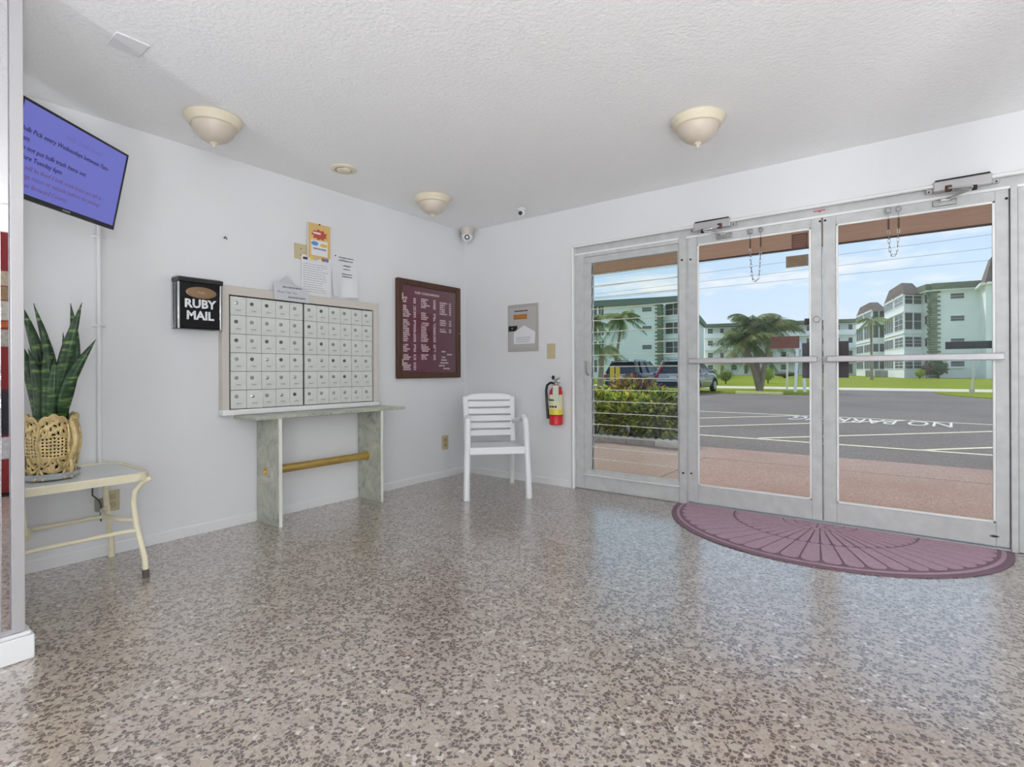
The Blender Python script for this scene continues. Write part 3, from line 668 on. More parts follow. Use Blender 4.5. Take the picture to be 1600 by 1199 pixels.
def blade(bx, by, tip, wmax, bend, tw):
    n = 12; vs = []; fs = []; B = Vector((bx, by, .235)); Tp = Vector(tip); side = Vector((math.cos(tw), math.sin(tw), 0)); out = Vector((-math.sin(tw), math.cos(tw), 0))
    for i in range(n+1):
        t = i/n; p = B.lerp(Tp, t)+(out*bend+side*bend*.4)*math.sin(math.pi*t)
        w_ = wmax*(.55+.45*math.sin(min(1, t*1.9)*math.pi/2))*(1 if t < .55 else max(.02, (1-((t-.55)/.45)**1.7)))
        cup = w_*.28
        for q, (s_, c_) in enumerate(((-1, 1), (-.5, .3), (0, 0), (.5, .3), (1, 1))): vs.append(p+side*(s_*w_/2)+out*(c_*cup))
    for i in range(n):
        for q in range(4): fs.append((i*5+q, i*5+q+1, (i+1)*5+q+1, (i+1)*5+q))
    o = MB().add(vs, fs).build('leaf', lm, sp_t, smooth=60); s = o.modifiers.new('solid', 'SOLIDIFY'); s.thickness = .003
# tips measured in the photograph at the planter's depth
def tip(px, py, off=0):
    d = pc.dot(DV)+off; p = Vector((0, 0, H))+ray(px, py)*d; return (p.x-pc.x, p.y-pc.y, p.z-TZ-.008)
CT = math.atan2(RV.y, RV.x)
for px, py, w_, bend, tw, bx, by, off in ((52, 474, .034, .03, .3, -.02, .03, .05), (110, 474, .052, .02, -.15, .02, .02, .02), (128, 473, .050, -.03, .1, .03, -.01, -.02), (150, 530, .044, -.05, .25, .045, .0, .0),
        (64, 503, .046, .02, .2, .0, -.02, -.04), (38, 500, .050, .02, -.2, -.03, -.02, -.03), (72, 525, .040, .01, .5, .01, -.045, -.05), (30, 470, .048, .02, .1, -.04, .02, .03), (98, 520, .046, .0, -.4, .01, .04, .05),
        (20, 520, .045, .02, .3, -.05, -.01, 0), (118, 545, .04, -.03, .3, .04, .03, .03), (44, 545, .045, .01, 0, -.02, -.05, -.05), (86, 560, .04, -.01, .2, .03, -.04, -.04)):
    blade(RV.x*bx+DV.x*by, RV.y*bx+DV.y*by, tip(px, py, off), w_*1.3, bend, CT+tw)

# ------------------------------------------------------------------ RUBY MAIL drop box
dm = .095
y0 = on_left(268.5, 470).y; yA = on_left(345, 470, dm).y; z1 = on_left(268.5, 434).z; z0 = on_left(268.5, 514).z
rb = thing('mail_drop_box', 'black mail drop box lettered RUBY MAIL beside the mailboxes', 'mail box', LW(y0, z0))
bw_, bh = yA-y0, z1-z0
BKG = mat('gloss_black', (8, 8, 10), .25, spec=.25)
MB().box(.004, bw_-.004, 0, bh-.01, 0, dm).build('body', BKG, rb, bevel=.006)
MB().box(-.004, bw_+.012, bh-.03, bh, .0, dm+.012).build('lid', M['black'], rb, bevel=.006)
MB().box(-.002, bw_+.002, bh-.004, bh+.006, .0, dm*.9).build('lid_top_strip', M['alu'], rb, bevel=.002)
for x in (0, bw_-.004): MB().box(x-.004, x+.006, 0, bh-.03, dm-.006, dm+.004).build('edge_strip', M['chrome'], rb, bevel=.002)
MB().box(-.004, .002, 0, bh-.01, .004, .016).build('edge_strip', M['chrome'], rb)
pq = MB().ball((0, 0, 0), 1, 32, 8, (.088, .036, .005)); pq = pq.xf(Matrix.Translation((bw_*.53, bh*.72, dm))).build('oval_plaque', mat('bronze_plaque', (150, 122, 94), .35, metal=.6), rb)
text('plaque_text', 'MAIL', .02, mat('plaque_ink', (196, 176, 150), .5), pq, bw_*.53, bh*.70, dm+.0055, align='CENTER')
text('lettering', 'RUBY', .072, M['paper'], rb, bw_*.50, bh*.42, dm+.0005, align='CENTER', bold=.0026, space=1.0)
text('lettering', 'MAIL', .072, M['paper'], rb, bw_*.50, bh*.19, dm+.0005, align='CENTER', bold=.0026, space=1.0)

# ------------------------------------------------------------------ mailbox bank and marble console
MO = .05    # how far the bank stands proud of the wall
ya, yb = on_left(347, 500, MO).y, on_left(590.5, 500, MO).y
zt, zb = on_left(347, 445, MO).z, .7365
mbk = thing('mailbox_bank', 'wall bank of small white numbered mailbox doors in a beige frame', 'mailboxes', LW(ya, zb))
W_, H_ = yb-ya, zt-zb
ia, ib = on_left(361, 500, MO).y-ya, on_left(583.5, 500, MO).y-ya
it, ibm = on_left(361, 462, MO).z-zb, on_left(361, 640, MO).z-zb
MB().box(.004, W_-.004, .004, H_-.004, 0, .012).build('back_plate', M['dark'], mbk, smooth=0)
f = MB()
def bevelled_frame(o, i, zo, zi, d):
    (ox0, ox1, oy0, oy1), (ix0, ix1, iy0, iy1) = o, i
    a = [(ox0, oy0), (ox1, oy0), (ox1, oy1), (ox0, oy1)]; b = [(ix0, iy0), (ix1, iy0), (ix1, iy1), (ix0, iy1)]
    vs = [(x, y, 0) for x, y in a]+[(x, y, zo) for x, y in a]+[(x, y, zi) for x, y in b]+[(x, y, d) for x, y in b]; fs = []
    for q in range(3):
        for k_ in range(4): j = (k_+1) % 4; fs.append((q*4+k_, q*4+j, (q+1)*4+j, (q+1)*4+k_))
    return MB().add(vs, fs)
bevelled_frame((0, W_, 0, H_), (ia-.008, ib+.008, ibm-.008, it+.008), MO, MO-.008, .012).build('frame', M['mailframe'], mbk, bevel=.002)
MB().box(-.006, W_+.006, -.002, .035, 0, MO+.018).build('bottom_moulding', M['bead'], mbk, bevel=.008)
ym = on_left(476, 500, MO).y-ya
MB().box(ym-.006, ym+.006, ibm, it, .012, MO-.022).build('divider', M['dark'], mbk, smooth=0)
rnd = random.Random(11); rows = 6; ph_ = (it-ibm)/rows
doorm = {}
for (xa_, xb_, nc) in ((ia+.002, ym-.006, 5), (ym+.006, ib-.002, 6)):
    cw = (xb_-xa_)/nc
    key = nc
    dme = MB().box(.0012, cw-.0012, .0015, ph_-.0015, 0, .012).mesh('mailbox_door', M['mailbox'], 0)
    lk = MB().lathe([(.0, .0), (.0125, 0), (.0125, .004), (.010, .006), (.0085, .0062), (.0085, .003), (0, .003)], (0, 0, 0), 16).mesh('lock', M['steel'])
    lk2 = MB().lathe([(.0, .0), (.0125, 0), (.0125, .005), (.009, .007), (0, .0075)], (0, 0, 0), 16).mesh('lock', M['chrome'])
    lk3 = MB().lathe([(.0, .0), (.0125, 0), (.0125, .003), (.006, .004), (0, .003)], (0, 0, 0), 16).mesh('lock', mat('tarnished_lock', (110, 108, 104), .4, metal=.7))
    num = MB()
    for q in range(3): num.box(q*.011, q*.011+.008, 0, .010, 0, .0006)
    nm = num.mesh('number_tab', mat('worn_number', (168, 170, 166), .6), 0)
    for r in range(rows):
        for c_ in range(nc):
            o = bpy.data.objects.new('mailbox_door', dme); COL.objects.link(o); o.parent = mbk
            o.location = (xa_+c_*cw, ibm+r*ph_, MO-.026+rnd.uniform(-.0015, .0015))
            if nc == 5 and r == 0 and c_ == 1: o.rotation_euler = (0, math.radians(-9), 0); o.location.z += .006
            l = bpy.data.objects.new('lock', rnd.choice([lk, lk2, lk3, lk])); COL.objects.link(l); l.parent = o; l.location = (cw*.36, ph_*.66, .012)
            k_ = bpy.data.objects.new('number_tab', nm); COL.objects.link(k_); k_.parent = o; k_.location = (cw*.36, ph_*.24, .012)

cn = thing('marble_console', 'green-grey marble console shelf on two slabs with a brass foot rail', 'console', T(XL, 0, 0))
sx1 = .292
sh = MB().box(.001, sx1, 1.672, 2.905, .712, .7335).build('shelf', M['marble'], cn, bevel=.002)
for yy in (1.822, 2.652): MB().box(.010, .293, yy, yy+.024, 0, .7118).build('slab', M['marble'], cn, bevel=.002)
for yy in (1.822, 2.652): MB().box(.2932, .2942, yy+.001, yy+.023, 0.001, .7115).build('cut_edge', M['marble_edge'], cn, smooth=0)
rx, rz = .122, .35
rl = MB().cyl((rx, 1.846, rz), (rx, 2.652, rz), .029, n=28).build('foot_rail', M['brass'], cn)
MB().lathe([(.036, 0), (.036, .03), (.03, .034)], (rx, 2.652, rz), 28, 'y').build('collar', M['brass'], rl)
MB().lathe([(0.028, 0), (.027, .004), (.014, .006), (.012, .012), (0, .016)], (rx, 1.822, rz), 24, 'y').build('end_cap', M['brass'], rl)

# ------------------------------------------------------------------ papers and plates above the mailboxes
def wall_rect(px0, py0, px1, py1, off):
    a_ = on_left(px0, py1, off); b_ = on_left(px1, py0, off); return a_.y, a_.z, b_.y-a_.y, b_.z-a_.z
def curled(w, h, curl, n=10, tw=0.0):
    m = MB(); vs = []; fs = []
    for j in range(n+1):
        for i in range(n+1):
            u_, v_ = i/n, j/n; vs.append((w*u_, h*v_, curl*((1-v_)**2)*(.5+.5*math.cos(math.pi*u_*2+tw))+.0012*math.sin(9*u_+4*v_)))
    for j in range(n):
        for i in range(n): q = j*(n+1)+i; fs.append((q, q+1, q+n+2, q+n+1))
    return m.add(vs, fs)
def lines(m, x0, x1, y0, y1, n, h, rnd_, z, ragged=.3):
    for i in range(n):
        y = y1-(y1-y0)*i/max(1, n-1); x = x0; xe = x1-(x1-x0)*rnd_.uniform(0, ragged)
        while x < xe:
            q = rnd_.uniform(.05, .16)*(x1-x0); m.box(x, min(x+q, xe), y-h/2, y+h/2, z, z+.0003); x += q+(x1-x0)*.025
    return m
yy, zz, w_, h_ = wall_rect(460, 376.5, 479, 404, .004)
sp1 = thing('blank_plate', 'beige blank wall plate beside the yellow flyer', 'wall plate', LW(yy, zz+.004))
MB().box(0, .098, 0, .112, 0, .006).build('plate', M['ivory'], sp1, bevel=.002)
MB().cyl((.05, .075, .006), (.05, .075, .008), .004, n=10).build('screw', M['rust'], sp1); MB().cyl((.05, .03, .006), (.05, .03, .008), .004, n=10).build('screw', M['rust'], sp1)
yy, zz, w_, h_ = wall_rect(481, 354, 517.5, 406, .016)
fl = thing('event_flyer', 'golden yellow flyer with a red burst and blue bubble pinned to the wall', 'flyer', LW(yy, zz, .012))
MB().box(0, w_, 0, h_, 0, .0008).build('sheet', M['paper'], fl, smooth=0)
MB().box(.006, w_-.006, .022, h_-.006, .0009, .0011).build('gold_border', mat('gold_print', (216, 182, 118), .7), fl, smooth=0)
MB().box(.03, w_-.03, .045, h_*.55, .0012, .0014).build('white_field', M['paper'], fl, smooth=0)
st = [((w_*.5+w_*.36*(1 if i % 2 else .72)*math.cos(i*math.pi/9)), (h_*.70+h_*.15*(1 if i % 2 else .72)*math.sin(i*math.pi/9))) for i in range(18)]
MB().prism(st, .0013, .0016).build('red_burst', mat('red_print', (188, 84, 66), .7), fl, smooth=0)
MB().box(w_*.25, w_*.55, h_*.71, h_*.76, .0017, .0019).build('burst_words', mat('cream_print', (232, 216, 214), .7), fl, smooth=0)
def ell(cx, cy, rx_, ry_, n=18): return [(cx+rx_*math.cos(2*math.pi*i/n), cy+ry_*math.sin(2*math.pi*i/n)) for i in range(n)]
MB().prism(ell(w_*.3, h_*.46, w_*.15, h_*.055), .0015, .0018).build('blue_bubble', mat('blue_print', (96, 140, 196), .7), fl, smooth=0)
MB().prism(ell(w_*.68, h_*.44, w_*.16, h_*.045), .0015, .0018).build('yellow_bubble', mat('yellow_print', (226, 186, 92), .7), fl, smooth=0)
lines(MB(), w_*.24, w_*.8, h_*.32, h_*.34, 2, .006, random.Random(1), .0015, .1).build('print', M['greyink'], fl, smooth=0)
for q, c_ in ((.18, (230, 200, 90)), (.34, (200, 180, 160)), (.66, (180, 110, 90)), (.8, (110, 160, 210)), (.92, (226, 226, 226))): MB().prism(ell(w_*q, h_*.07, w_*.09, h_*.05), .0016, .0019).build('bottom_badge', mat('badge', c_, .7), fl, smooth=0)
MB().ball((w_*.5, h_*.97, .003), .006, 10, 6).build('push_pin', M['ink'], fl)
yy, zz, w_, h_ = wall_rect(471.5, 406, 518, 463, .010)
n1 = thing('notice_sheet', 'white printed notice pinned under the yellow flyer', 'paper', LW(yy, zz, .006))
MB().box(0, w_, 0, h_, 0, .0008).build('sheet', M['paper'], n1, smooth=0)
lm_ = lines(MB(), w_*.06, w_*.9, h_*.14, h_*.80, 13, .0028, random.Random(4), .001); lm_.build('print', M['greyink'], n1, smooth=0)
MB().box(w_*.05, w_*.3, h_*.895, h_*.95, .001, .0013).build('header_block', M['ink'], n1, smooth=0)
lines(MB(), w_*.34, w_*.86, h_*.91, h_*.91, 1, .009, random.Random(6), .001, 0).build('header_print', M['ink'], n1, smooth=0)
MB().ball((w_*.55, h_*.955, .003), .005, 10, 6).build('push_pin', M['ink'], n1)
MB().box(w_*.2, w_*.95, -.003, .006, .001, .006).build('marker_pen', M['ink'], n1, bevel=.002)
yy, zz, w_, h_ = wall_rect(519, 403, 558, 462, .012)
n2 = thing('curled_notice', 'curling white paper notice pinned beside the printed notice', 'paper', LW(yy, zz, .003))
curled(w_, h_, .035, 12, .6).build('sheet', M['paper'], n2, smooth=60)
q = lines(MB(), w_*.25, w_*.9, h_*.86, h_*.93, 2, .006, random.Random(8), .012, .3); q = lines(q, w_*.42, w_*.72, h_*.66, h_*.74, 2, .006, random.Random(9), .014, .1); q = lines(q, w_*.35, w_*.8, h_*.48, h_*.54, 2, .006, random.Random(10), .02, .2)
q.build('print', M['ink'], n2, smooth=0)
MB().ball((w_*.15, h_*.955, .004), .005, 10, 6).build('push_pin', M['ink'], n2)
# hand-written note on the frame
a0 = on_left(428, 466, MO+.012); b0 = on_left(478, 449, MO+.012)
n3 = thing('handwritten_note', 'small grey hand-lettered note taped on top of the mailbox frame', 'note', LW(a0.y, a0.z-.004, MO+.004))
w_, h_ = b0.y-a0.y+.03, b0.z-a0.z+.012
MB().prism([(.008, 0), (w_, -.006), (w_-.006, h_*.86), (w_*.5, h_*.95), (0, h_)], 0, .0012).build('card', mat('grey_card', (200, 202, 206), .8), n3, smooth=0)
MB().prism([(w_*.1, h_*.9), (w_*.62, h_*.86), (w_*.38, h_*1.5)], -.0065, -.005).build('envelope_flap', mat('grey_flap', (196, 198, 200), .8), n3, smooth=0)
text('writing', 'Please Take The', .022, M['greyink'], n3, w_*.10, h_*.42, .0016, shear=.2)
q = lines(MB(), w_*.25, w_*.78, h_*.78, h_*.78, 1, .010, random.Random(2), .0014, 0); q = lines(q, w_*.40, w_*.9, h_*.2, h_*.2, 1, .010, random.Random(3), .0014, 0); q.build('writing', M['greyink'], n3, smooth=0)
# hook left in the wall
h0 = on_left(350, 372); tag(MB().tube([(0, 0, 0), (0, .004, .02), (0, -.006, .03), (.006, -.012, .026)], .004, 6).build('wall_hook', M['rubber'], matrix=LW(h0.y, h0.z)), 'tiny bare hook in the wall above the drop box', 'hook')

# ------------------------------------------------------------------ directory board
DO = .045
ya, yb = on_left(622.5, 510, DO).y, on_left(721.5, 510, DO).y-.012; za, zb_ = on_left(624, 592, DO).z, on_left(622.5, 433, DO).z
db = thing('directory_board', 'walnut framed letter board with maroon felt and white names', 'letter board', LW(ya, za))
W_, H_ = yb-ya, zb_-za; fw = .055
MB().box(.01, W_-.01, .01, H_-.01, 0, .02).build('felt', M['maroon'], db, smooth=0)
for nm_, x0_, x1_, y0_, y1_ in (('frame_stile', 0, fw, 0, H_), ('frame_stile', W_-fw, W_, 0, H_), ('frame_rail', fw, W_-fw, 0, fw), ('frame_rail', fw, W_-fw, H_-fw, H_)):
    MB().box(x0_, x1_, y0_, y1_, 0, DO).build(nm_, M['walnut'], db, bevel=.008)
for y_ in (H_*.82, H_*.16): MB().box(.042, .056, y_-.03, y_+.03, DO-.004, DO+.004).build('hinge', mat('pale_hinge', (206, 196, 170), .4, metal=.3), db, bevel=.003)
MB().cyl((W_-.028, H_*.49, DO), (W_-.028, H_*.49, DO+.006), .006, n=12).build('lock', M['steel'], db)
MB().box(fw-.004, W_-fw+.004, fw-.004, H_-fw+.004, .034, .036).build('glass', M['glass'], db, smooth=0)
text('heading', 'RUBY CONDOMINIUM', .030, M['letter'], db, W_*.27, H_-fw-.062, .0205, bold=.0006, ex=.001)
rnd = random.Random(21); lt = MB()
def word(x, y, n, s=.0135):
    for i in range(n):
        if rnd.random() < .93: lt.box(x, x+s*.52, y, y+s*rnd.choice((1, 1, 1, .85)), .0205, .0225)
        x += s*.74
    return x
y = H_-.17
for i in range(36):                          # left column: name and number
    if i not in (3, 10, 22, 27, 31):
        word(fw+.02, y, rnd.randint(4, 9)); word(fw+.142, y, 3)
    y -= .0182
y = H_-.165
for i in range(31):
    if i not in (5, 6, 11, 22, 27):
        word(fw+.235, y, rnd.randint(6, 11)); word(fw+.39, y, 3)
    y -= .0182
y = H_-.175
for i in range(14):
    if i not in (6, 7, 11): word(fw+.475, y, rnd.randint(7, 10)); word(fw+.60, y, 3)
    y -= .021
for q, (x_, n_) in enumerate(((.50, 5), (.57, 7), (.50, 5), (.48, 9), (.48, 12), (.46, 8), (.52, 10))): word(fw+x_, .245-q*.027, n_)
tag(lt.build('name_letters', M['letter'], db, smooth=0), kind='stuff')
# outlet under the board
a0 = on_left(690, 703.5); o2 = thing('wall_outlet', 'tan wall outlet below the directory board behind the white chair', 'outlet', LW(a0.y, a0.z))
MB().box(0, .088, 0, .136, 0, .006).build('plate', M['ivory'], o2, bevel=.002)
for y_ in (.045, .092): MB().box(.026, .062, y_-.017, y_+.017, .006, .009).build('receptacle', mat('tan_socket', (168, 150, 112), .5), o2, bevel=.003)

# ------------------------------------------------------------------ door wall: steel slot panel, switch plate, extinguisher
a0 = on_right(794, 550, .008); b0 = on_right(841, 473, .008)
sl_ = thing('mail_slot_panel', 'grey steel slot panel with brass plate, black lock and taped paper', 'panel', RW(a0.x, a0.z))
w_, h_ = b0.x-a0.x, b0.z-a0.z
SP = mat('grey_steel_paint', (176, 172, 168), .45)
MB().box(0, w_, 0, h_, 0, .012).build('frame', SP, sl_, bevel=.003)
MB().box(.022, w_-.03, .026, h_-.03, .012, .016).build('panel_door', mat('grey_door_paint', (182, 180, 177), .45), sl_, bevel=.002)
MB().box(w_*.24, w_*.68, h_*.845, h_*.865, .0161, .0175).build('slot', M['dark'], sl_, smooth=0)
bp = MB().box(w_*.21, w_*.66, h_*.68, h_*.785, .016, .02).build('name_plate', mat('copper_plate', (186, 128, 66), .4, metal=.4, noise=.3, nscale=60), sl_, bevel=.002)
MB().prism([(w_*.06, h_*.435), (w_*.27, h_*.435), (w_*.34, h_*.47), (w_*.34, h_*.545), (w_*.06, h_*.545)], .016, .03).build('lock', M['black'], sl_, bevel=.003)
MB().cyl((w_*.19, h_*.49, .03), (w_*.19, h_*.49, .034), .008, n=12).build('keyhole', M['steel'], sl_)
pp = MB().prism([(w_*.22, h_*.16), (w_*.90, h_*.16), (w_*.92, h_*.40), (w_*.56, h_*.545), (w_*.22, h_*.41)], .0175, .0185).build('taped_paper', M['paper'], sl_, smooth=0)
lines(MB(), w_*.3, w_*.85, h_*.2, h_*.29, 3, .005, random.Random(12), .0187, .3).build('paper_print', M['greyink'], pp, smooth=0)
a0 = on_right(855, 560.7); b0 = on_right(867.6, 537)
sw = thing('switch_plate', 'tan blank switch plate beside the steel slot panel', 'wall plate', RW(a0.x, a0.z))
MB().box(0, b0.x-a0.x, 0, b0.z-a0.z, 0, .006).build('plate', M['ivory'], sw, bevel=.002)
for q in (.25, .75): MB().cyl(((b0.x-a0.x)/2, (b0.z-a0.z)*q, .006), ((b0.x-a0.x)/2, (b0.z-a0.z)*q, .0075), .004, n=10).build('screw', M['ivory'], sw)
ez = on_right(870, 664, .065).z; ex_ = on_right(869, 640, .065).x
fe = thing('fire_extinguisher', 'red fire extinguisher with yellow label hanging by the glass entrance', 'fire extinguisher', T(ex_, YR-.067, ez))
MB().lathe([(0, 0), (.05, 0), (.058, .008), (.059, .02), (.059, .265), (.054, .295), (.038, .322), (.024, .335), (.022, .35), (0, .35)], n=32).build('cylinder', M['red'], fe)
MB().lathe([(.0597, .115), (.0600, .117), (.0600, .262), (.0597, .264)], n=32).build('label_band', mat('label_cream', (222, 214, 176), .5), fe)
MB().lathe([(.0602, .090), (.0604, .092), (.0604, .135), (.0602, .137)], n=32).build('yellow_band', mat('label_yellow', (226, 206, 70), .5), fe)
MB().lathe([(.0602, .082), (.0604, .083), (.0604, .089), (.0602, .09)], n=32).build('label_line', M['ink'], fe)
vp = Vector((-.25, -.95, 0)).normalized()
for q, da in enumerate((-.45, 0, .4)):
    dirv = Vector((math.cos(math.atan2(vp.y, vp.x)+.35+da), math.sin(math.atan2(vp.y, vp.x)+.35+da), 0))
    MB().box(-.009, .009, -.002, .002, -.008, .008).xf(Matrix.Translation(dirv*.060+Vector((0, 0, .16))) @ Matrix.Rotation(math.atan2(dirv.y, dirv.x)+math.pi/2, 4, 'Z')).build('pictogram', M['ink'], fe)
MB().cyl((0, 0, .35), (0, 0, .375), .017, n=16).build('valve', M['steel'], fe)
MB().bar((-.005, -.01, .375), (.06, -.04, .368), .022, .006).build('carry_handle', M['steel'], fe, bevel=.002)
MB().bar((.0, -.01, .385), (.062, -.045, .41), .022, .005).build('lever', M['steel'], fe, bevel=.002)
MB().ball((-.015, -.02, .412), .018, 12, 8, (.8, .8, 1.1)).build('pin_knob', M['black'], fe)
MB().tube([(-.018, 0, .362), (-.05, -.01, .368), (-.082, -.015, .345), (-.092, -.016, .30), (-.086, -.016, .2), (-.076, -.018, .10), (-.07, -.02, .05)], [.009, .010, .011, .011, .011, .012, .013], 10).build('hose', M['black'], fe)
MB().tube([(.062*math.cos(t), .062*math.sin(t), .218) for t in [math.radians(q) for q in range(180, 300, 15)]]+[], .006, 8).build('hose_clip', M['black'], fe)
MB().box(.004, .062, -.060, -.0575, .205, .345).build('inspection_tag', mat('pale_green_tag', (206, 222, 204), .7), fe, smooth=0)
MB().box(-.02, .02, .055, .066, .22, .33).build('wall_bracket', M['steel'], fe)

# ------------------------------------------------------------------ white plastic armchair
ay = Vector((-.71, .685, 0)).normalized(); ax = Vector((ay.y, -ay.x, 0)); cc = Vector((-2.811, 3.468, 0))
hw, rw_c, hd = .250, .206, .292
ch = thing('plastic_armchair', 'white plastic armchair with slatted back in the corner', 'chair', basis(cc, ax, ay))
WP = M['white_plastic']
for s_ in (-1, 1):
    m = MB(); m.tube([(s_*hw, -hd, 0), (s_*(hw-.004), -hd+.012, .2), (s_*(hw-.010), -hd+.028, .40), (s_*(hw-.012), -hd+.03, .50), (s_*(hw-.014), -hd+.032, .57), (s_*(hw-.016), -hd+.05, .625), (s_*(hw-.018), -hd+.085, .645), (s_*(hw-.02), -hd+.15, .64), (s_*(hw-.022), -hd+.32, .60), (s_*(rw_c+.006), hd-.06, .57)],
           [.026, .025, .024, .024, .024, .024, .024, .023, .022, .02], 10)
    m.build('arm_and_front_leg', WP, ch)
    m = MB(); m.tube([(s_*rw_c, hd, 0), (s_*(rw_c-.002), hd-.03, .25), (s_*(rw_c-.004), hd-.05, .40)], [.021, .022, .022], 10); m.build('back_leg', WP, ch)
    m = MB(); m.bar((s_*(rw_c-.002), hd-.052, .36), (s_*(rw_c+.008), hd+.045, .79), .05, .028, (0, 1, 0)); m.build('back_post', WP, ch, bevel=.01)
seat = MB(); n = 10; vs = []; fs = []
for j in range(n+1):
    for i in range(n+1):
        u_, v_ = i/n*2-1, j/n; x = u_*(hw-.022+(rw_c-hw)*v_); yv = -hd+.03+v_*(2*hd-.09); z = .408-.02*math.sin(math.pi*v_)*(1-u_*u_)-.015*v_
        vs.append((x, yv, z))
for j in range(n):
    for i in range(n): q = j*(n+1)+i; fs.append((q, q+1, q+n+2, q+n+1))
o = seat.add(vs, fs).build('seat', WP, ch); sd = o.modifiers.new('s', 'SOLIDIFY'); sd.thickness = .012
MB().box(-hw+.02, hw-.02, -hd+.014, -hd+.04, .352, .412).build('seat_front_apron', WP, ch, bevel=.008)
for s_ in (-1, 1): MB().bar((s_*(hw-.024), -hd+.03, .382), (s_*(rw_c-.01), hd-.05, .37), .02, .045).build('seat_side_apron', WP, ch, bevel=.006)
def back_y(z): return hd-.052+(z-.36)/.43*.097
nS = 5; zz0, zz1 = .435, .752
for i in range(nS):
    z = zz0+(zz1-zz0)*(i+.5)/nS; m = MB(); m.bar((-rw_c+.01, back_y(z)-.004, z), (rw_c-.01, back_y(z)-.004, z), .020, .0535, (0, .23, 1)); m.build('slat', WP, ch, bevel=.006)
tp = []
for i in range(13): u_ = i/12*2-1; tp.append((u_*(rw_c+.03), back_y(.80), .772+.046*(1-u_*u_*u_*u_*.8)))
m = MB(); vs = []; fs = []
for i, (x, yv, z) in enumerate(tp): vs += [(x, yv-.022, .757), (x, yv-.012, z), (x, yv+.014, z+.002), (x, yv+.004, .757)]
for i in range(12):
    for q in range(4): fs.append((i*4+q, i*4+(q+1) % 4, (i+1)*4+(q+1) % 4, (i+1)*4+q))
fs += [(3, 2, 1, 0), (48, 49, 50, 51)]
m.add(vs, fs).build('top_rail', WP, ch, bevel=.008)

# ------------------------------------------------------------------ half-round door mat
mx0, mx1, my = -1.385, .445, YR+.012
cx, A_, B_ = (mx0+mx1)/2, (mx1-mx0)/2+.02, .885
dmt = thing('door_mat', 'plum half-round doormat with an embossed fan pattern', 'doormat', T(cx, my, 0))
def semi(a_, b_, n=64, lo=0): return [(a_*math.cos(math.pi+math.pi*i/n), b_*math.sin(math.pi+math.pi*i/n)+lo) for i in range(n+1)]
MB().prism(semi(A_, B_), .001, .0055).build('rubber_base', M['matedge'], dmt, smooth=0)
MB().prism(semi(A_-.035, B_-.035), .0055, .0075).build('border', M['mat'], dmt, smooth=0)
MB().prism(semi(A_-.055, B_-.055), .0075, .0085).build('groove_bed', M['matedge'], dmt, smooth=0)
fan = MB(); rA, rB = A_-.06, B_-.06
def P2(r, t): return (rA*r*math.cos(math.pi+t), rB*r*math.sin(math.pi+t))
def pad(r0, r1, t0, t1, sc=True):
    g = .005/((r0+r1)/2*rA+.02); g = min(g, (t1-t0)*.14); t0 += g; t1 -= g; po = [P2(r0, t0+(t1-t0)*i/3) for i in range(4)]
    n_ = 8
    for i in range(n_+1):
        u_ = i/n_; rr = r1-(.035*(2*u_-1)**4 if sc else 0); po.append(P2(rr, t1+(t0-t1)*u_))
    fan.prism(po, .0085, .0125)
nW = 26
for i in range(nW):
    t0, t1 = math.pi*i/nW, math.pi*(i+1)/nW; pad(.60, .985, t0, t1); pad(.245, .585, t0, t1)
for r0, r1 in ((.17, .235), (.10, .16), (.02, .09)):
    kk = max(4, int(20*r1/.235*.6))
    for i in range(kk): pad(r0, r1, math.pi*i/kk, math.pi*(i+1)/kk, False)
fan.build('embossed_fan', M['mat'], dmt, bevel=0, smooth=0)
# ------------------------------------------------------------------ outdoors: ground
GZ = -.08
so = MB().box(-9, 8, YR+.2, 6.24, 2.3, 2.42).build('soffit', M['soffit'], smooth=0); struct(so)
MB().box(-9, 8, 6.215, 6.245, 2.285, 2.50).build('edge_board', mat('dark_soffit_edge', (92, 80, 78), .7), so, smooth=0)
wk = thing('walkway', kind='structure')
xs = [-9, -4.6, -3.1, -1.6, -.1, 1.4, 2.9, 4.4, 8]
MB().box(-9, 8, YR+.02, 7.33, -.3, -.042).build('walkway_bed', M['concrete'], wk, smooth=0)
for a_, b_ in ((-9, -1.95), (-1.94, 8)): MB().box(a_, b_, YR+.06, 6.44, -.045, -.03).build('paving_slab', M['walk'], wk, smooth=0)
for a_, b_ in ((-9, -2.3), (-2.3, 2.2), (2.21, 8)): MB().box(a_, b_, 6.455, 7.36 if a_ > -3 else 6.99, -.045, -.03).build('edge_slab', M['walk'], wk, smooth=0)
asp = struct(MB().add([(-80, 6.9, GZ), (60, 6.9, GZ), (60, 33.4, GZ), (-80, 33.4, GZ)], [(0, 1, 2, 3)]).build('asphalt_lot', M['asphalt'], smooth=0))
def stripe(p, q, w_, m=M['paint']):
    a_, b_ = Vector(p), Vector(q); MB().bar((a_.x, a_.y, GZ+.003), (b_.x, b_.y, GZ+.003), w_, .006).build('painted_line', m, asp, smooth=0)
stripe((-7, 9.1), (7, 8.95), .10); stripe((-7, 14.35), (-1.2, 14.33), .10); stripe((-1.2, 14.33), (7, 13.3), .10)
stripe((-1.92, 9.15), (2.4, 13.8), .09); stripe((-3.9, 9.7), (.1, 14.3), .09); stripe((-5.3, 10.55), (-2.0, 14.4), .09); stripe((.14, 9.05), (4.2, 13.4), .09); stripe((2.2, 9.0), (6, 13), .09)
me = text_mesh('NO PARKING', 1.55, .002); me.materials.clear(); me.materials.append(M['whitepaint'])
xs_ = [v_.co.x for v_ in me.vertices]; tw_ = max(xs_)-min(xs_)
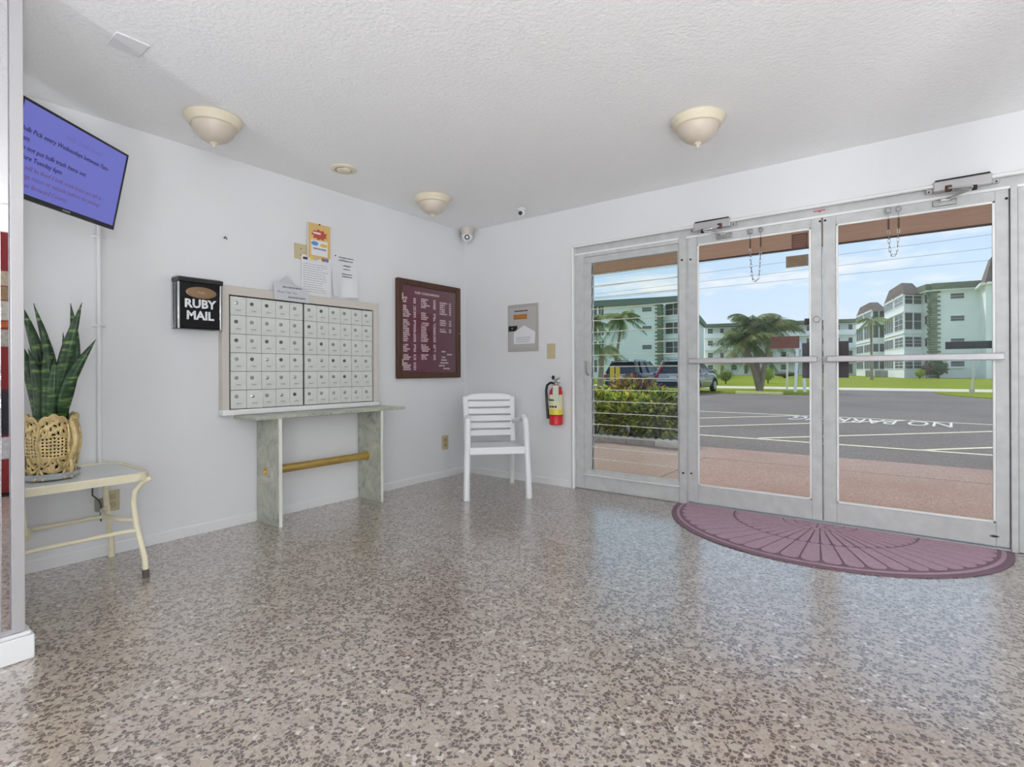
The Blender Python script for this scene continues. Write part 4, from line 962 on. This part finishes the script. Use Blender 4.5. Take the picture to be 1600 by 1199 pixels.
tx = bpy.data.objects.new('road_lettering', me); COL.objects.link(tx); tx.parent = asp
tx.matrix_world = basis((.76, 14.02, GZ+.003), (-1, .05, 0), (-.05, -1, 0)) @ Matrix.Diagonal((2.85/tw_, 1, 1, 1))
struct(MB().add([(-80, 37.6, GZ+.03), (60, 37.6, GZ+.03), (60, 150, GZ+.03), (-80, 150, GZ+.03)], [(0, 1, 2, 3)]).build('lawn', M['grass'], smooth=0))
struct(MB().prism([(-60, 26.3), (-3.3, 26.5), (-3.0, 27.2), (-2.9, 33), (-60, 33)], GZ-.1, GZ+.03).build('verge', M['grass'], smooth=0))
struct(MB().prism([(1.0, 33), (1.15, 30.2), (1.7, 28), (2.6, 26.3), (4, 25.2), (7, 24.6), (30, 24.4), (30, 33)], GZ-.1, GZ+.03).build('verge', M['grass'], smooth=0))
sw_ = thing('pavement', kind='structure')
for i in range(-16, 14): MB().box(i*2.5+.01, i*2.5+2.49, 33, 37.7, GZ-.1, GZ+.035).build('pavement_slab', M['concrete'], sw_, smooth=0)
ws = thing('wheel_stop', 'pale yellow concrete wheel stop in front of the twin palm', 'wheel stop', T(-5.5, 26.2, GZ, .0))
MB().prism([(-.09, 0), (.09, 0), (.065, .13), (-.065, .13)], -1.0, 1.0).xf(Matrix.Rotation(math.pi/2, 4, 'Y') @ Matrix.Rotation(math.pi/2, 4, 'Z')).build('block', mat('yellow_concrete', (236, 228, 150), .8, noise=.1), ws, bevel=.015)
MB().cyl((-.7, 0, .1), (-.7, 0, .14), .02, n=10).build('pin', M['rust'], ws); MB().cyl((.7, 0, .1), (.7, 0, .14), .02, n=10).build('pin', M['rust'], ws)

# hedge bed with scalloped edging
struct(MB().prism([(-9, 7.0), (-2.36, 7.0), (-2.52, 7.42), (-3.35, 8.95), (-9, 9.0)], -.2, -.045).build('planting_bed', mat('mulch', (64, 52, 42), .95, noise=.3), smooth=0))
def scallop(L, n):
    po = [(0, 0), (L, 0)]
    for i in range(n):
        for k_ in range(7): t = math.pi*k_/6; po.append((L-(i+.5)*L/n+L/n/2*math.cos(t), .095+.03*math.sin(t)))
    return po
GC = mat('weathered_concrete', (190, 184, 176), .9, noise=.15, nscale=20)
for i, (x, wht) in enumerate(((-4.9, 0), (-4.48, 0), (-4.06, 0), (-3.64, 0), (-3.22, 0), (-2.80, 1))):
    o = MB().prism(scallop(.415, 4), -.03, .03).build('edging_block', M['stonewhite'] if wht else GC, bevel=.006, matrix=basis((x, 7.02, -.045), (1, 0, 0), (0, 0, 1)))
    tag(o, ('fifth', 'fourth', 'third', 'second', 'first')[i]+' grey scalloped edging block counted from the white one' if not wht else 'white scalloped concrete edging block lying along the walkway', 'edging', 'scalloped edging of the shrub bed')
o = MB().prism(scallop(.415, 4), -.03, .03).build('edging_block', M['stonewhite'], bevel=.006, matrix=basis((-2.36, 7.06, -.045), (-.45, .89, 0), (0, 0, 1)))
tag(o, 'white scalloped edging block turning the corner of the bed', 'edging', 'scalloped edging of the shrub bed')
def leaves(m, c, rad_, n, size, rnd_, flat=.6):
    for _ in range(n):
        t, z = rnd_.uniform(0, 2*math.pi), rnd_.uniform(-.75, 1); q = math.sqrt(max(0, 1-z*z)); k_ = rnd_.uniform(.62, 1.04)
        p = Vector((c[0]+rad_[0]*q*math.cos(t)*k_, c[1]+rad_[1]*q*math.sin(t)*k_, c[2]+rad_[2]*z*k_))
        d = Vector((q*math.cos(t)+rnd_.uniform(-.6, .6), q*math.sin(t)+rnd_.uniform(-.6, .6), z*.6+rnd_.uniform(-.3, .7))).normalized()
        s = d.cross(Vector((rnd_.uniform(-1, 1), rnd_.uniform(-1, 1), rnd_.uniform(-1, 1)))).normalized(); L = size*rnd_.uniform(.6, 1.2); w_ = L*.2
        m.add([p-d*L*.2, p+d*L*.3+s*w_, p+d*L*.8, p+d*L*.3-s*w_], [(0, 1, 2, 3)])
    return m
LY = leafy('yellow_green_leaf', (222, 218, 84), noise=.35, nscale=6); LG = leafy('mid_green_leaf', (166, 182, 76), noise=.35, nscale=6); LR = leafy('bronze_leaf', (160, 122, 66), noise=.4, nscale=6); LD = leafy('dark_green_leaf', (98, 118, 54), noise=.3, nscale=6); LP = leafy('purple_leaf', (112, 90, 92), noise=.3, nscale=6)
TW = mat('twig', (92, 76, 58), .9)
def shrub(x, y, rx_, ry_, rz_, z, parts, label, name='croton_shrub', size=.12, group='shrubs in the bed outside the jalousie window', seed=1):
    t = thing(name, label, 'shrub', T(x, y, -.05), group); r_ = random.Random(seed)
    for nm_, m_, n_ in parts: leaves(MB(), (0, 0, z), (rx_, ry_, rz_), int(n_*1.5), size, r_).build(nm_, m_, t, smooth=0)
    s = MB()
    for q in range(7):
        a_ = q*.9; s.tube([(0.02*math.cos(a_), .02*math.sin(a_), 0), (rx_*.3*math.cos(a_), ry_*.3*math.sin(a_), z*.7), (rx_*.6*math.cos(a_), ry_*.6*math.sin(a_), z+rz_*.3)], [.012, .009, .004], 5)
    s.build('stems', TW, t)
    return t
shrub(-4.75, 7.75, .5, .42, .40, .42, (('foliage', LY, 420), ('inner_foliage', LG, 420), ('green_foliage', LD, 300)), 'yellow-green leafy shrub at the wall end of the bed', seed=1)  # green leaves scattered at random through the same volume as the rest
shrub(-4.10, 7.70, .50, .45, .38, .40, (('foliage', LY, 520), ('inner_foliage', LG, 420), ('green_foliage', LD, 300)), 'bright yellow-green shrub behind the grey edging blocks', seed=2)
shrub(-3.5, 7.72, .46, .44, .36, .38, (('foliage', LY, 380), ('inner_foliage', LG, 460), ('green_foliage', LD, 340), ('bronze_foliage', LR, 120)), 'green shrub with yellow tips in the middle of the bed', seed=3)
shrub(-3.75, 8.45, .60, .42, .46, .48, (('foliage', LR, 520), ('inner_foliage', LP, 360), ('green_foliage', LG, 200)), 'bronze and purple croton shrub at the back of the bed', seed=4)
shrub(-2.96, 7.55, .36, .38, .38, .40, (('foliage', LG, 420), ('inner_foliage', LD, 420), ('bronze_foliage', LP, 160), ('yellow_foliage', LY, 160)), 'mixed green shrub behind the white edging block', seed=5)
shrub(-5.3, 8.5, .6, .5, .5, .5, (('foliage', LG, 420), ('inner_foliage', LP, 260), ('yellow_foliage', LY, 200)), 'tall mixed shrub beside the yellow bollards', seed=6)
for k_, px in enumerate((956.5, 962)):
    b_ = at_depth(px, 11.2, GZ); t = thing('yellow_bollard', 'thin yellow steel bollard standing behind the shrubs', 'bollard', T(b_.x, b_.y+k_*.1, GZ), 'yellow bollards behind the shrubs')
    MB().lathe([(.045, 0), (.045, 1.16), (.035, 1.19), (0, 1.2)], n=14).build('post', mat('yellow_paint', (222, 190, 44), .5), t); MB().lathe([(.07, 0), (.07, .02), (.045, .025)], n=14).build('base_ring', M['concrete'], t)

# ------------------------------------------------------------------ parked cars
TIRE = mat('tyre', (34, 34, 35), .8); RIM = mat('alloy_rim', (170, 172, 176), .3, metal=.6); CG = mat('car_glass', (36, 42, 48), .08); TL = mat('tail_lamp', (150, 34, 34), .25); PLATE = mat('number_plate', (206, 206, 204), .5)
def suv(cx_, yr, paint, bump_m, label, tall_lamps):
    t = thing('parked_car', label, 'car', T(cx_, yr, GZ))
    st = [(0, .74, .34, .90), (.06, .84, .30, .97), (.5, .90, .27, 1.02), (1.2, .915, .26, 1.03), (2.6, .915, .26, 1.02), (3.25, .91, .26, 1.0), (3.9, .90, .27, .93), (4.3, .84, .30, .84), (4.5, .70, .36, .70)]
    vs = []; fs = []
    for y, w_, zb2, zt2 in st:
        h_ = zt2-zb2
        for x, z in ((-w_*.9, zb2), (-w_, zb2+h_*.28), (-w_, zb2+h_*.62), (-w_*.95, zb2+h_*.92), (-w_*.88, zt2), (w_*.88, zt2), (w_*.95, zb2+h_*.92), (w_, zb2+h_*.62), (w_, zb2+h_*.28), (w_*.9, zb2)): vs.append((x, y, z))
    n_ = 10
    for i in range(len(st)-1):
        for q in range(n_): fs.append((i*n_+q, i*n_+(q+1) % n_, (i+1)*n_+(q+1) % n_, (i+1)*n_+q))
    fs += [tuple(range(n_)), tuple((len(st)-1)*n_+q for q in range(n_-1, -1, -1))]
    body = MB().add(vs, fs).build('body', paint, t, smooth=50)
    g0 = [(-.80, .10, .98), (.80, .10, .98), (.82, 3.20, .99), (-.82, 3.20, .99)]; g1 = [(-.60, .46, 1.56), (.60, .46, 1.56), (.60, 2.30, 1.57), (-.60, 2.30, 1.57)]
    MB().add(g0+g1, [(0, 1, 5, 4), (1, 2, 6, 5), (2, 3, 7, 6), (3, 0, 4, 7), (4, 5, 6, 7)]).build('window_glass', CG, t, smooth=0)
    rf = MB(); rv = []
    for y, w_, z in ((.30, .585, 1.575), (.5, .625, 1.605), (1.3, .64, 1.63), (2.1, .625, 1.615), (2.42, .59, 1.57)): rv += [(-w_, y, z-.045), (-w_*.9, y, z), (w_*.9, y, z), (w_, y, z-.045)]
    rfs = [(i*4+q, i*4+(q+1) % 4, (i+1)*4+(q+1) % 4, (i+1)*4+q) for i in range(4) for q in range(4)]+[(0, 1, 2, 3), (19, 18, 17, 16)]
    rf.add(rv, rfs).build('roof', paint, t, smooth=50)
    for s_ in (-1, 1):
        pm = MB()
        pm.bar((s_*.81, .10, .97), (s_*.60, .44, 1.58), .09, .12); pm.bar((s_*.82, 3.2, .98), (s_*.60, 2.3, 1.58), .06, .07); pm.bar((s_*.825, 1.75, .98), (s_*.615, 1.65, 1.58), .05, .07); pm.bar((s_*.82, .85, .98), (s_*.61, .95, 1.58), .06, .10)
        pm.build('pillars', paint, t, smooth=0)
        MB().bar((s_*.5, .6, 1.65), (s_*.5, 2.1, 1.66), .04, .03).build('roof_rail', M['black'], t, bevel=.008)
        MB().ball((s_*.99, 2.85, 1.08), .11, 12, 8, (.9, .6, .7)).build('wing_mirror', paint, t)
        lm2 = MB()
        if tall_lamps: lm2.bar((s_*.74, .06, .86), (s_*.66, .30, 1.40), .14, .10)
        lm2.box(s_*.78-.12, s_*.78+.06, -.012, .10, .74, .92); lm2.build('tail_lamp', TL, t, bevel=.01)
        for y in (.78, 3.52):
            wl = MB().lathe([(.0, -.1), (.22, -.1), (.335, -.09), (.345, -.06), (.345, .06), (.335, .09), (.22, .1), (0, .1)], (s_*.82, y, .345), 24, 'x').build('wheel', TIRE, t)
            MB().lathe([(.22, 0), (.215, .012), (.06, .02), (0, .025)], (s_*.82+(.1 if s_ > 0 else -.125), y, .345), 20, 'x').build('rim', RIM, wl)
        ar = MB()
        for y in (.78, 3.52): ar.tube([(s_*.905, y+.40*math.cos(k_*math.pi/8), .345+.40*math.sin(k_*math.pi/8)) for k_ in range(9)], .035, 6)
        ar.build('wheel_arch', M['black'], t)
    MB().box(-.82, .82, -.06, .10, .36, .60).build('rear_bumper', M['black'], t, bevel=.03)
    MB().box(-.80, .80, -.075, -.04, .585, .625).build('bumper_strip', bump_m, t, bevel=.01)
    MB().box(-.17, .17, -.02, .0, .74, .86).build('number_plate', PLATE, t, bevel=.004)
    MB().box(-.30, .30, -.03, .0, .89, .925).build('tailgate_trim', bump_m, t, bevel=.006)
    MB().bar((-.58, .10, .985), (.58, .10, .985), .02, .03).build('wiper', M['black'], t)
    MB().tube([(.2, .52, 1.60), (.2, .46, 1.82)], [.012, .004], 6).build('aerial', M['black'], t)
    return t
BK = mat('black_car_paint', (34, 36, 38), .12, coat=.8); GR = mat('silver_car_paint', (142, 146, 152), .18, metal=.3, coat=.8)
suv(-11.62, 24.5, BK, mat('chrome_strip', (226, 228, 230), .2), 'black SUV parked nose-in behind the shrub bed', False)
suv(-8.86, 24.4, GR, mat('silver_bumper', (206, 210, 216), .25), 'silver grey SUV with tall tail lamps beside the black one', True)

# ------------------------------------------------------------------ palms
BARK = mat('palm_bark', (150, 134, 114), .9, noise=.2, nscale=3); CS = mat('palm_crownshaft', (140, 150, 84), .7); FR = leafy('palm_frond', (88, 116, 50), noise=.35, nscale=.9); FR2 = leafy('palm_frond_light', (160, 168, 96), noise=.3, nscale=.9)
def crown(t, top, R_, n_, r_, droop=1.0):
    for i in range(n_):
        a_ = 2*math.pi*i/n_+r_.uniform(-.2, .2); el = r_.uniform(-.5, 1.25); L = R_*r_.uniform(.8, 1.1); m = MB(); pts = []
        for k_ in range(9):
            s = k_/8; h = math.cos(el*(1-s*.2))*s*L; z = math.sin(el)*s*L-droop*.62*L*s*s; pts.append(Vector((top.x+math.cos(a_)*h, top.y+math.sin(a_)*h, top.z+z)))
        m.tube(pts, [.03*(1-.8*k_/8)*R_/2 for k_ in range(9)], 4)
        for k_ in range(40):
            s = .10+.88*k_/39; f_ = s*8; j = min(7, int(f_)); p = pts[j].lerp(pts[j+1], f_-j); d = (pts[j+1]-pts[j]).normalized(); side = d.cross(ZV).normalized()
            ll = R_*.30*math.sin(math.pi*min(1, .12+s*.85))+.06*R_
            for sg in (-1, 1):
                q = (side*sg*.8+d*.55-ZV*(.35+.7*r_.random())).normalized(); wv = d*(.010*R_); e_ = p+q*ll
                m.add([p-wv, p+wv, e_+wv*.2, e_-wv*.2], [(0, 1, 2, 3)])
        m.build('frond', FR if i % 3 else FR2, t, smooth=0)
def palm(base, tops, R_, label, seed, group=None, nf=20, tr=.13):
    t = thing('palm_tree', label, 'palm', T(base.x, base.y, base.z), group); r_ = random.Random(seed)
    for tp_ in tops:
        d = Vector(tp_)-base; pts = [Vector((0, 0, 0)), d*.3+Vector((d.x*-.02, 0, 0)), d*.65, d*.88]
        trunk = MB().tube(pts, [tr*1.25, tr, tr*.85, tr*.8], 12).build('trunk', BARK, t)
        MB().tube([d*.86, d*.93, d], [tr*.85, tr*.8, tr*.4], 10).build('crownshaft', CS, t)
        crown(t, d, R_, nf, r_)
    return t
pb_ = on_floor(1187, 611.5, GZ+.02)
dp = pb_.dot(DV)
def at_px(px, py, d): return Vector((0, 0, H))+ray(px, py)*d
palm(pb_, [at_px(1164, 533, dp), at_px(1207, 511, dp+.6), at_px(1176, 505, dp+1.2)], 1.85, 'multi-trunk palm with V-shaped pale trunks behind the wheel stop', 5, nf=24)
q = at_depth(957, 46, GZ); palm(q, [at_px(972, 497, 46)], 2.3, 'slim leaning palm in front of the mint wall behind the black car', 8, tr=.14)
q = at_depth(922, 53, GZ); palm(q, [at_px(921, 508, 53)], 2.8, 'dense palm rising beside the jalousie frame', 9, nf=18, tr=.2)
q = at_depth(938, 38, GZ); palm(q, [at_px(941, 548, 38)], 2.0, 'short palm at the foot of the dense palm', 10, nf=14, tr=.2)
q = at_depth(1362, 56, GZ); palm(q, [at_px(1361, 500, 56)], 1.9, 'slim palm in front of the mansard-roofed apartments', 11, tr=.12, nf=13)

def bush(px, pyb, pyt, wpx, label, m_, name='trimmed_bush', seed=2, d=None):
    b_ = on_floor(px, pyb, GZ+.03) if d is None else at_depth(px, d, GZ+.03); dd = b_.dot(DV); hgt = (pyb-pyt)*dd/F; rw_ = wpx*dd/F/2
    t = thing(name, label, 'bush', T(b_.x, b_.y, b_.z)); r_ = random.Random(seed)
    MB().ball((0, 0, hgt*.56), 1, 12, 8, (rw_*.86, rw_*.86, hgt*.38)).build('dense_core', m_, t)
    leaves(MB(), (0, 0, hgt*.56), (rw_, rw_, hgt*.46), 420, hgt*.13, r_).build('foliage', m_, t, smooth=0)
    MB().cyl((0, 0, 0), (0, 0, hgt*.4), rw_*.12, n=8).build('stem', TW, t); return t
TB = leafy('topiary_leaf', (128, 150, 44), noise=.3, nscale=3); TB2 = leafy('light_topiary_leaf', (156, 176, 56), noise=.3, nscale=3)
bush(1114, 600, 578, 14, 'small clipped bush beside the silver car bonnet', TB, seed=1)
bush(1134, 600, 578, 17, 'square clipped bush between the silver car and the palm', TB, seed=2)
bush(1200, 599, 575, 16, 'airy light green bush beside the V-shaped palm trunk', TB2, seed=3)
bush(1226, 591, 580, 36, 'low dark hedge under the far balconies', mat('dark_hedge', (88, 84, 52), .8, noise=.3, nscale=3), 'low_hedge', 4)
bush(1437, 592, 577, 14, 'yellowish bush at the corner of the mint block', TB2, seed=5)
bush(1466, 592, 563, 26, 'leafy dark green plant against the stone quoins', leafy('tropical_leaf', (74, 112, 52), noise=.3, nscale=2), 'corner_plant', 6, 65)
bush(1448, 591, 566, 12, 'tall reddish plant beside the stone quoins', mat('reddish_leaf', (104, 86, 74), .6, noise=.3, nscale=2), 'corner_plant', 7, 64)

# ------------------------------------------------------------------ posts and signs on the verge
b_ = on_floor(1230, 609, GZ+.03); t = thing('sign_post', 'thin white post standing on the far pavement edge', 'post', T(b_.x, b_.y, b_.z)); dd = b_.dot(DV)
MB().cyl((0, 0, 0), (0, 0, (609-552)*dd/F), .05, n=10).build('pole', M['bwhite'], t); MB().box(-.22, .06, -.03, .03, (609-557)*dd/F, (609-553)*dd/F).build('arm', M['dark'], t)
b_ = on_floor(1250, 613, GZ+.03); t = thing('a_frame_stand', 'white two-legged stand on the verge beside the door lock', 'stand', T(b_.x, b_.y, b_.z, .5)); dd = b_.dot(DV); hh_ = (613-535)*dd/F
for s_ in (-1, 1): MB().bar((s_*.22, 0, 0), (s_*.10, 0, hh_), .13, .06, (0, 1, 0)).build('leg', M['bwhite'], t)
MB().box(-.12, .14, -.03, .03, hh_-.35, hh_).build('board', M['bwhite'], t)
b_ = on_floor(1188, 606, GZ+.03); t = thing('parking_meter', 'silver headed meter post behind the V-shaped palm', 'meter', T(b_.x, b_.y, b_.z)); dd = b_.dot(DV)
MB().cyl((0, 0, 0), (0, 0, 1.0), .04, n=10).build('pole', M['bwhite'], t); MB().ball((0, 0, 1.2), .2, 14, 8, (.8, .8, 1.1)).build('head', M['steel'], t)
b_ = on_floor(1518.5, 614.3, GZ+.03); dd = b_.dot(DV); t = thing('leaning_post', 'slightly leaning pale post on the grass before the mint block', 'post', T(b_.x, b_.y, b_.z)); tp_ = at_px(1525, 547, dd)-b_
MB().tube([(0, 0, 0), tp_*.5, tp_], [.055, .045, .04], 10).build('pole', mat('pale_post', (204, 202, 184), .7), t); MB().box(-.10, .10, -.06, .06, 0, .18).build('foot', M['concrete'], t)

# overhead wires
for k_, (p0, p1) in enumerate((((1090, 412), (1553, 349)), ((1090, 428), (1553, 366)), ((1090, 441), (1553, 387)), ((1090, 452), (1553, 406)))):
    a_ = plane(p0[0], p0[1], 1, 52); b_ = plane(p1[0], p1[1], 1, 52); d = (b_-a_); a2, b2 = a_-d*2.2, b_+d*1.5; pts = [a2.lerp(b2, i/16) for i in range(17)]
    tag(MB().tube(pts, .013, 5).build('overhead_wire', mat('wire_grey', (112, 118, 126), .7)), ('topmost', 'second highest', 'third highest', 'lowest')[k_]+' of four thin overhead wires beyond the parking lot', 'wire', 'overhead wires beyond the parking lot')

# ------------------------------------------------------------------ apartment blocks around the lawn
def A2(px, d): p = at_depth(px, d); return Vector((p.x, p.y))
def band(pts, z0, z1, out, thick, closed=False):
    m = MB()
    for a_, b_ in zip(pts, pts[1:]):
        d = (b_-a_).normalized(); n_ = Vector((-d.y, d.x)); c0 = (a_+b_)/2
        if n_.dot(-c0) < 0: n_ = -n_
        q = [a_-d*0.0+n_*out, b_+d*0.0+n_*out, b_+n_*(out-thick), a_+n_*(out-thick)]
        m.prism([(v_.x, v_.y) for v_ in q] if (q[1]-q[0]).cross(q[2]-q[1]) > 0 else [(v_.x, v_.y) for v_ in q[::-1]], z0, z1)
    return m
def win(t, a_, b_, s0, s1, z0, z1, n_, fm=None, rows=1, sill=False, name='window', fw=.09):
    d = (b_-a_).normalized(); L = (b_-a_).length; n2 = Vector((-d.y, d.x))
    if n2.dot(-(a_+b_)/2) < 0: n2 = -n2
    x0, x1 = L*s0, L*s1; Mx = basis((a_.x, a_.y, 0), (d.x, d.y, 0), (0, 0, 1)); sg = 1 if Vector((Mx[0][2], Mx[1][2])).dot(n2) > 0 else -1
    zz = lambda q0, q1: (sg*q0, sg*q1) if sg > 0 else (sg*q1, sg*q0)
    m = MB(); f0, f1 = zz(-.05, .06); g0, g1 = zz(-.05, .02)
    m.box(x0-fw, x0, z0-fw, z1+fw, f0, f1).box(x1, x1+fw, z0-fw, z1+fw, f0, f1).box(x0, x1, z0-fw, z0, f0, f1).box(x0, x1, z1, z1+fw, f0, f1)
    for i in range(1, n_): x = x0+(x1-x0)*i/n_; m.box(x-fw*.4, x+fw*.4, z0, z1, f0, f1)
    for i in range(1, rows): z = z0+(z1-z0)*i/rows; m.box(x0, x1, z-fw*.3, z+fw*.3, f0, f1)
    if sill: e0, e1 = zz(-.05, .16); m.box(x0-.2, x1+.2, z0-.25, z0-.1, e0, e1)
    w_ = m.xf(Mx).build(name, fm or M['bwhite'], t, smooth=0)
    for i in range(n_):
        MB().box(x0+(x1-x0)*i/n_, x0+(x1-x0)*(i+1)/n_, z0, z1, g0, g1).xf(Mx).build('pane', M['pane'], w_, smooth=0)
def quoins(t, c, d1, d2, z0, z1):
    m = MB(); z = z0; i = 0
    while z < z1:
        L = .95 if i % 2 else .62
        for d in (d1, d2):
            d = d.normalized(); n_ = Vector((-d.y, d.x)); q = [c-n_*.12, c+d*L-n_*.12, c+d*L+n_*.12, c+n_*.12]
            m.prism([(v_.x, v_.y) for v_ in q], z, z+.24)
        z += .29; i += 1
    tag(m.build('stone_quoins', M['quoin'], t, smooth=0), kind='stuff')
def mansard(t, pts, z0, z1, inset):
    c = sum(pts, Vector((0, 0)))/len(pts); n_ = len(pts); vs = [(p.x+(p.x-c.x)*.06, p.y+(p.y-c.y)*.06, z0) for p in pts]+[(c.x+(p.x-c.x)*inset, c.y+(p.y-c.y)*inset, z1) for p in pts]
    MB().add(vs, [tuple(range(n_)), tuple(range(2*n_-1, n_-1, -1))]+[(i, (i+1) % n_, n_+(i+1) % n_, n_+i) for i in range(n_)]).build('mansard_roof', M['shingle'], t, smooth=0)
ZR = [1.75, 4.6, 7.45, 10.25]
# right wing
rw_t = thing('apartment_building', 'mint apartment block with green stone quoins and brown mansard bays', 'building', T(0, 0, 0))
a0, b0, c0, d0, e0, f0, g0, h0, i0, j0 = [A2(*q) for q in ((1580, 63.4), (1531, 64.8), (1455, 67), (1441, 69.5), (1413, 69), (1382, 80.5), (1384, 86.6), (1363, 87), (1338, 99), (1338, 108.5))]
k0, l0 = A2(1480, 110), A2(1640, 100)
MB().prism([(p.x, p.y) for p in (a0, b0, c0, d0, g0, j0, k0, l0)][::-1], -.2, 11.2).build('wall', M['mint'], rw_t, smooth=0)
MB().prism([(p.x, p.y) for p in (d0, e0, f0, g0)][::-1], -.2, 10.9).build('bay', M['bwhite'], rw_t, smooth=0)
MB().prism([(p.x, p.y) for p in (g0, h0, i0, j0)][::-1], -.2, 10.9).build('bay', M['bwhite'], rw_t, smooth=0)
band([l0, a0, b0, c0, d0], 11.15, 11.95, .55, .6).build('roof_fascia', M['fascia'], rw_t, smooth=0)
band([a0, b0, c0, d0], 11.0, 11.15, .5, .55).build('eave', M['mint'], rw_t, smooth=0)
m0, n0 = A2(1541, 60.5), A2(1600, 59.5)
MB().prism([(p.x, p.y) for p in (n0, m0, b0, a0)][::-1], -.2, 10.9).build('bay', M['mint'], rw_t, smooth=0)
mansard(rw_t, [n0, m0, b0, a0], 11.0, 14.2, .55)
band([n0, m0, b0], 10.8, 11.05, .5, .6).build('eave', M['bwhite'], rw_t, smooth=0)
mansard(rw_t, [d0, e0, f0, g0], 10.95, 12.9, .62); mansard(rw_t, [g0, h0, i0, j0], 10.85, 12.6, .62)
for pp_ in ([d0, e0, f0], [g0, h0, i0]):
    for z in (2.95, 5.8, 8.6, 10.75): band(pp_, z, z+.16, .12, .3).build('floor_band', M['bwhite'], rw_t, smooth=0)
for z in ZR:
    win(rw_t, c0, b0, .41, .69, z-.32, z+.32, 1, M['bwhite'], 2, z < 3, fw=.05)
    win(rw_t, d0, c0, .35, .65, z-.55, z+.55, 1, M['bwhite'], 1, fw=.05)
    top = .75 if z != 7.45 else 1.05; bot = .55 if z != 7.45 else 1.1
    win(rw_t, d0, e0, .05, .48, z-bot, z+top, 1, None, 3 if z in (4.6, 1.75) else 2); win(rw_t, d0, e0, .54, .97, z-bot, z+top, 1, None, 3 if z in (4.6, 1.75) else 2)
    win(rw_t, e0, f0, .04, .42, z-bot, z+top, 2, None, 3); win(rw_t, e0, f0, .50, .96, z-bot, z+top, 4, None, 1)
    win(rw_t, g0, h0, .06, .46, z-bot, z+top, 1); win(rw_t, g0, h0, .54, .94, z-bot, z+top, 1)
    win(rw_t, h0, i0, .04, .45, z-bot, z+top, 3); win(rw_t, h0, i0, .52, .96, z-bot, z+top, 3)
quoins(rw_t, c0, (b0-c0), (d0-c0), 0, 11.0)
for pxa, dpt in ((1382, 79), (1357, 86), (1372, 82)):
    g_ = A2(pxa, dpt-3); MB().box(g_.x-.4, g_.x+.4, g_.y-.4, g_.y+.4, -.05, .95).build('condenser', mat('condenser', (150, 150, 142), .6), rw_t, bevel=.03)
# middle range with access balconies
md = thing('apartment_building', 'long mint apartment range with white access balconies across the lawn', 'building', T(0, 0, 0))
p0, p1 = A2(1101, 125), A2(1340, 113); dm_ = (p1-p0).normalized(); nm_ = Vector((dm_.y, -dm_.x)); q0, q1 = p0-nm_*12, p1-nm_*12
MB().prism([(p.x, p.y) for p in (p0, p1, q1, q0)], -.2, 11.3).build('wall', M['mint'], md, smooth=0)
r0, r1 = p0+nm_*1.6, p1+nm_*1.6
band([p0, p1], 11.2, 11.9, 2.2, 3).build('roof_fascia', M['fascia'], md, smooth=0)
for z in (2.9, 5.75, 8.6):
    band([p0, p1], z, z+.2, 1.6, 1.6).build('balcony_slab', M['bwhite'], md, smooth=0); band([p0, p1], z+.2, z+1.1, 1.6, .12).build('balcony_parapet', M['bwhite'], md, smooth=0)
for z in (.2, 3.1, 5.95, 8.8):
    for i in range(12):
        s = (i+.5)/12
        if i % 2: win(md, p0, p1, s-.012, s+.012, z+.1, z+2.1, 1, M['mint'], 1, name='entry_door', fw=.06)
        else: win(md, p0, p1, s-.018, s+.018, z+1.0, z+2.1, 1, M['bwhite'], 2, fw=.07)
# left wing
lw = thing('apartment_building', 'mint apartment block end wall behind the parked cars', 'building', T(0, 0, 0))
a1, b1, c1, d1_, e1, f1 = [A2(*q) for q in ((880, 84), (1034, 78.2), (1037, 79.6), (1068, 76.8), (1088, 102), (1100, 121))]
k1, l1 = A2(1020, 125), A2(880, 120)
MB().prism([(p.x, p.y) for p in (a1, b1, c1, e1, f1, k1, l1)], -.2, 11.1).build('wall', M['mint'], lw, smooth=0)
MB().prism([(p.x, p.y) for p in (c1, d1_, e1, A2(1060, 104))], -.2, 10.9).build('bay', M['bwhite'], lw, smooth=0)
band([a1, b1, d1_, e1, f1], 11.0, 11.95, .55, .9).build('roof_fascia', mat('grey_green_fascia', (112, 126, 116), .8), lw, smooth=0)
for z in ZR:
    win(lw, a1, b1, .815, .905, z-.3, z+.3, 1, M['bwhite'], 2, fw=.05)
    win(lw, a1, b1, .30, .36, z-.9, z+1.0, 2, M['bwhite'], 1); win(lw, a1, b1, .38, .43, z-.9, z+1.0, 2, M['bwhite'], 1)
    win(lw, c1, d1_, .12, .90, z-.9, z+.75, 2, None, 2); win(lw, d1_, e1, .05, .45, z-.8, z+.75, 3); win(lw, d1_, e1, .55, .95, z-.8, z+.75, 3)
for z in (2.95, 5.8, 8.6): band([c1, d1_, e1], z, z+.16, .12, .3).build('floor_band', M['bwhite'], lw, smooth=0)
quoins(lw, b1, (a1-b1), (c1-b1), 0, 10.9)
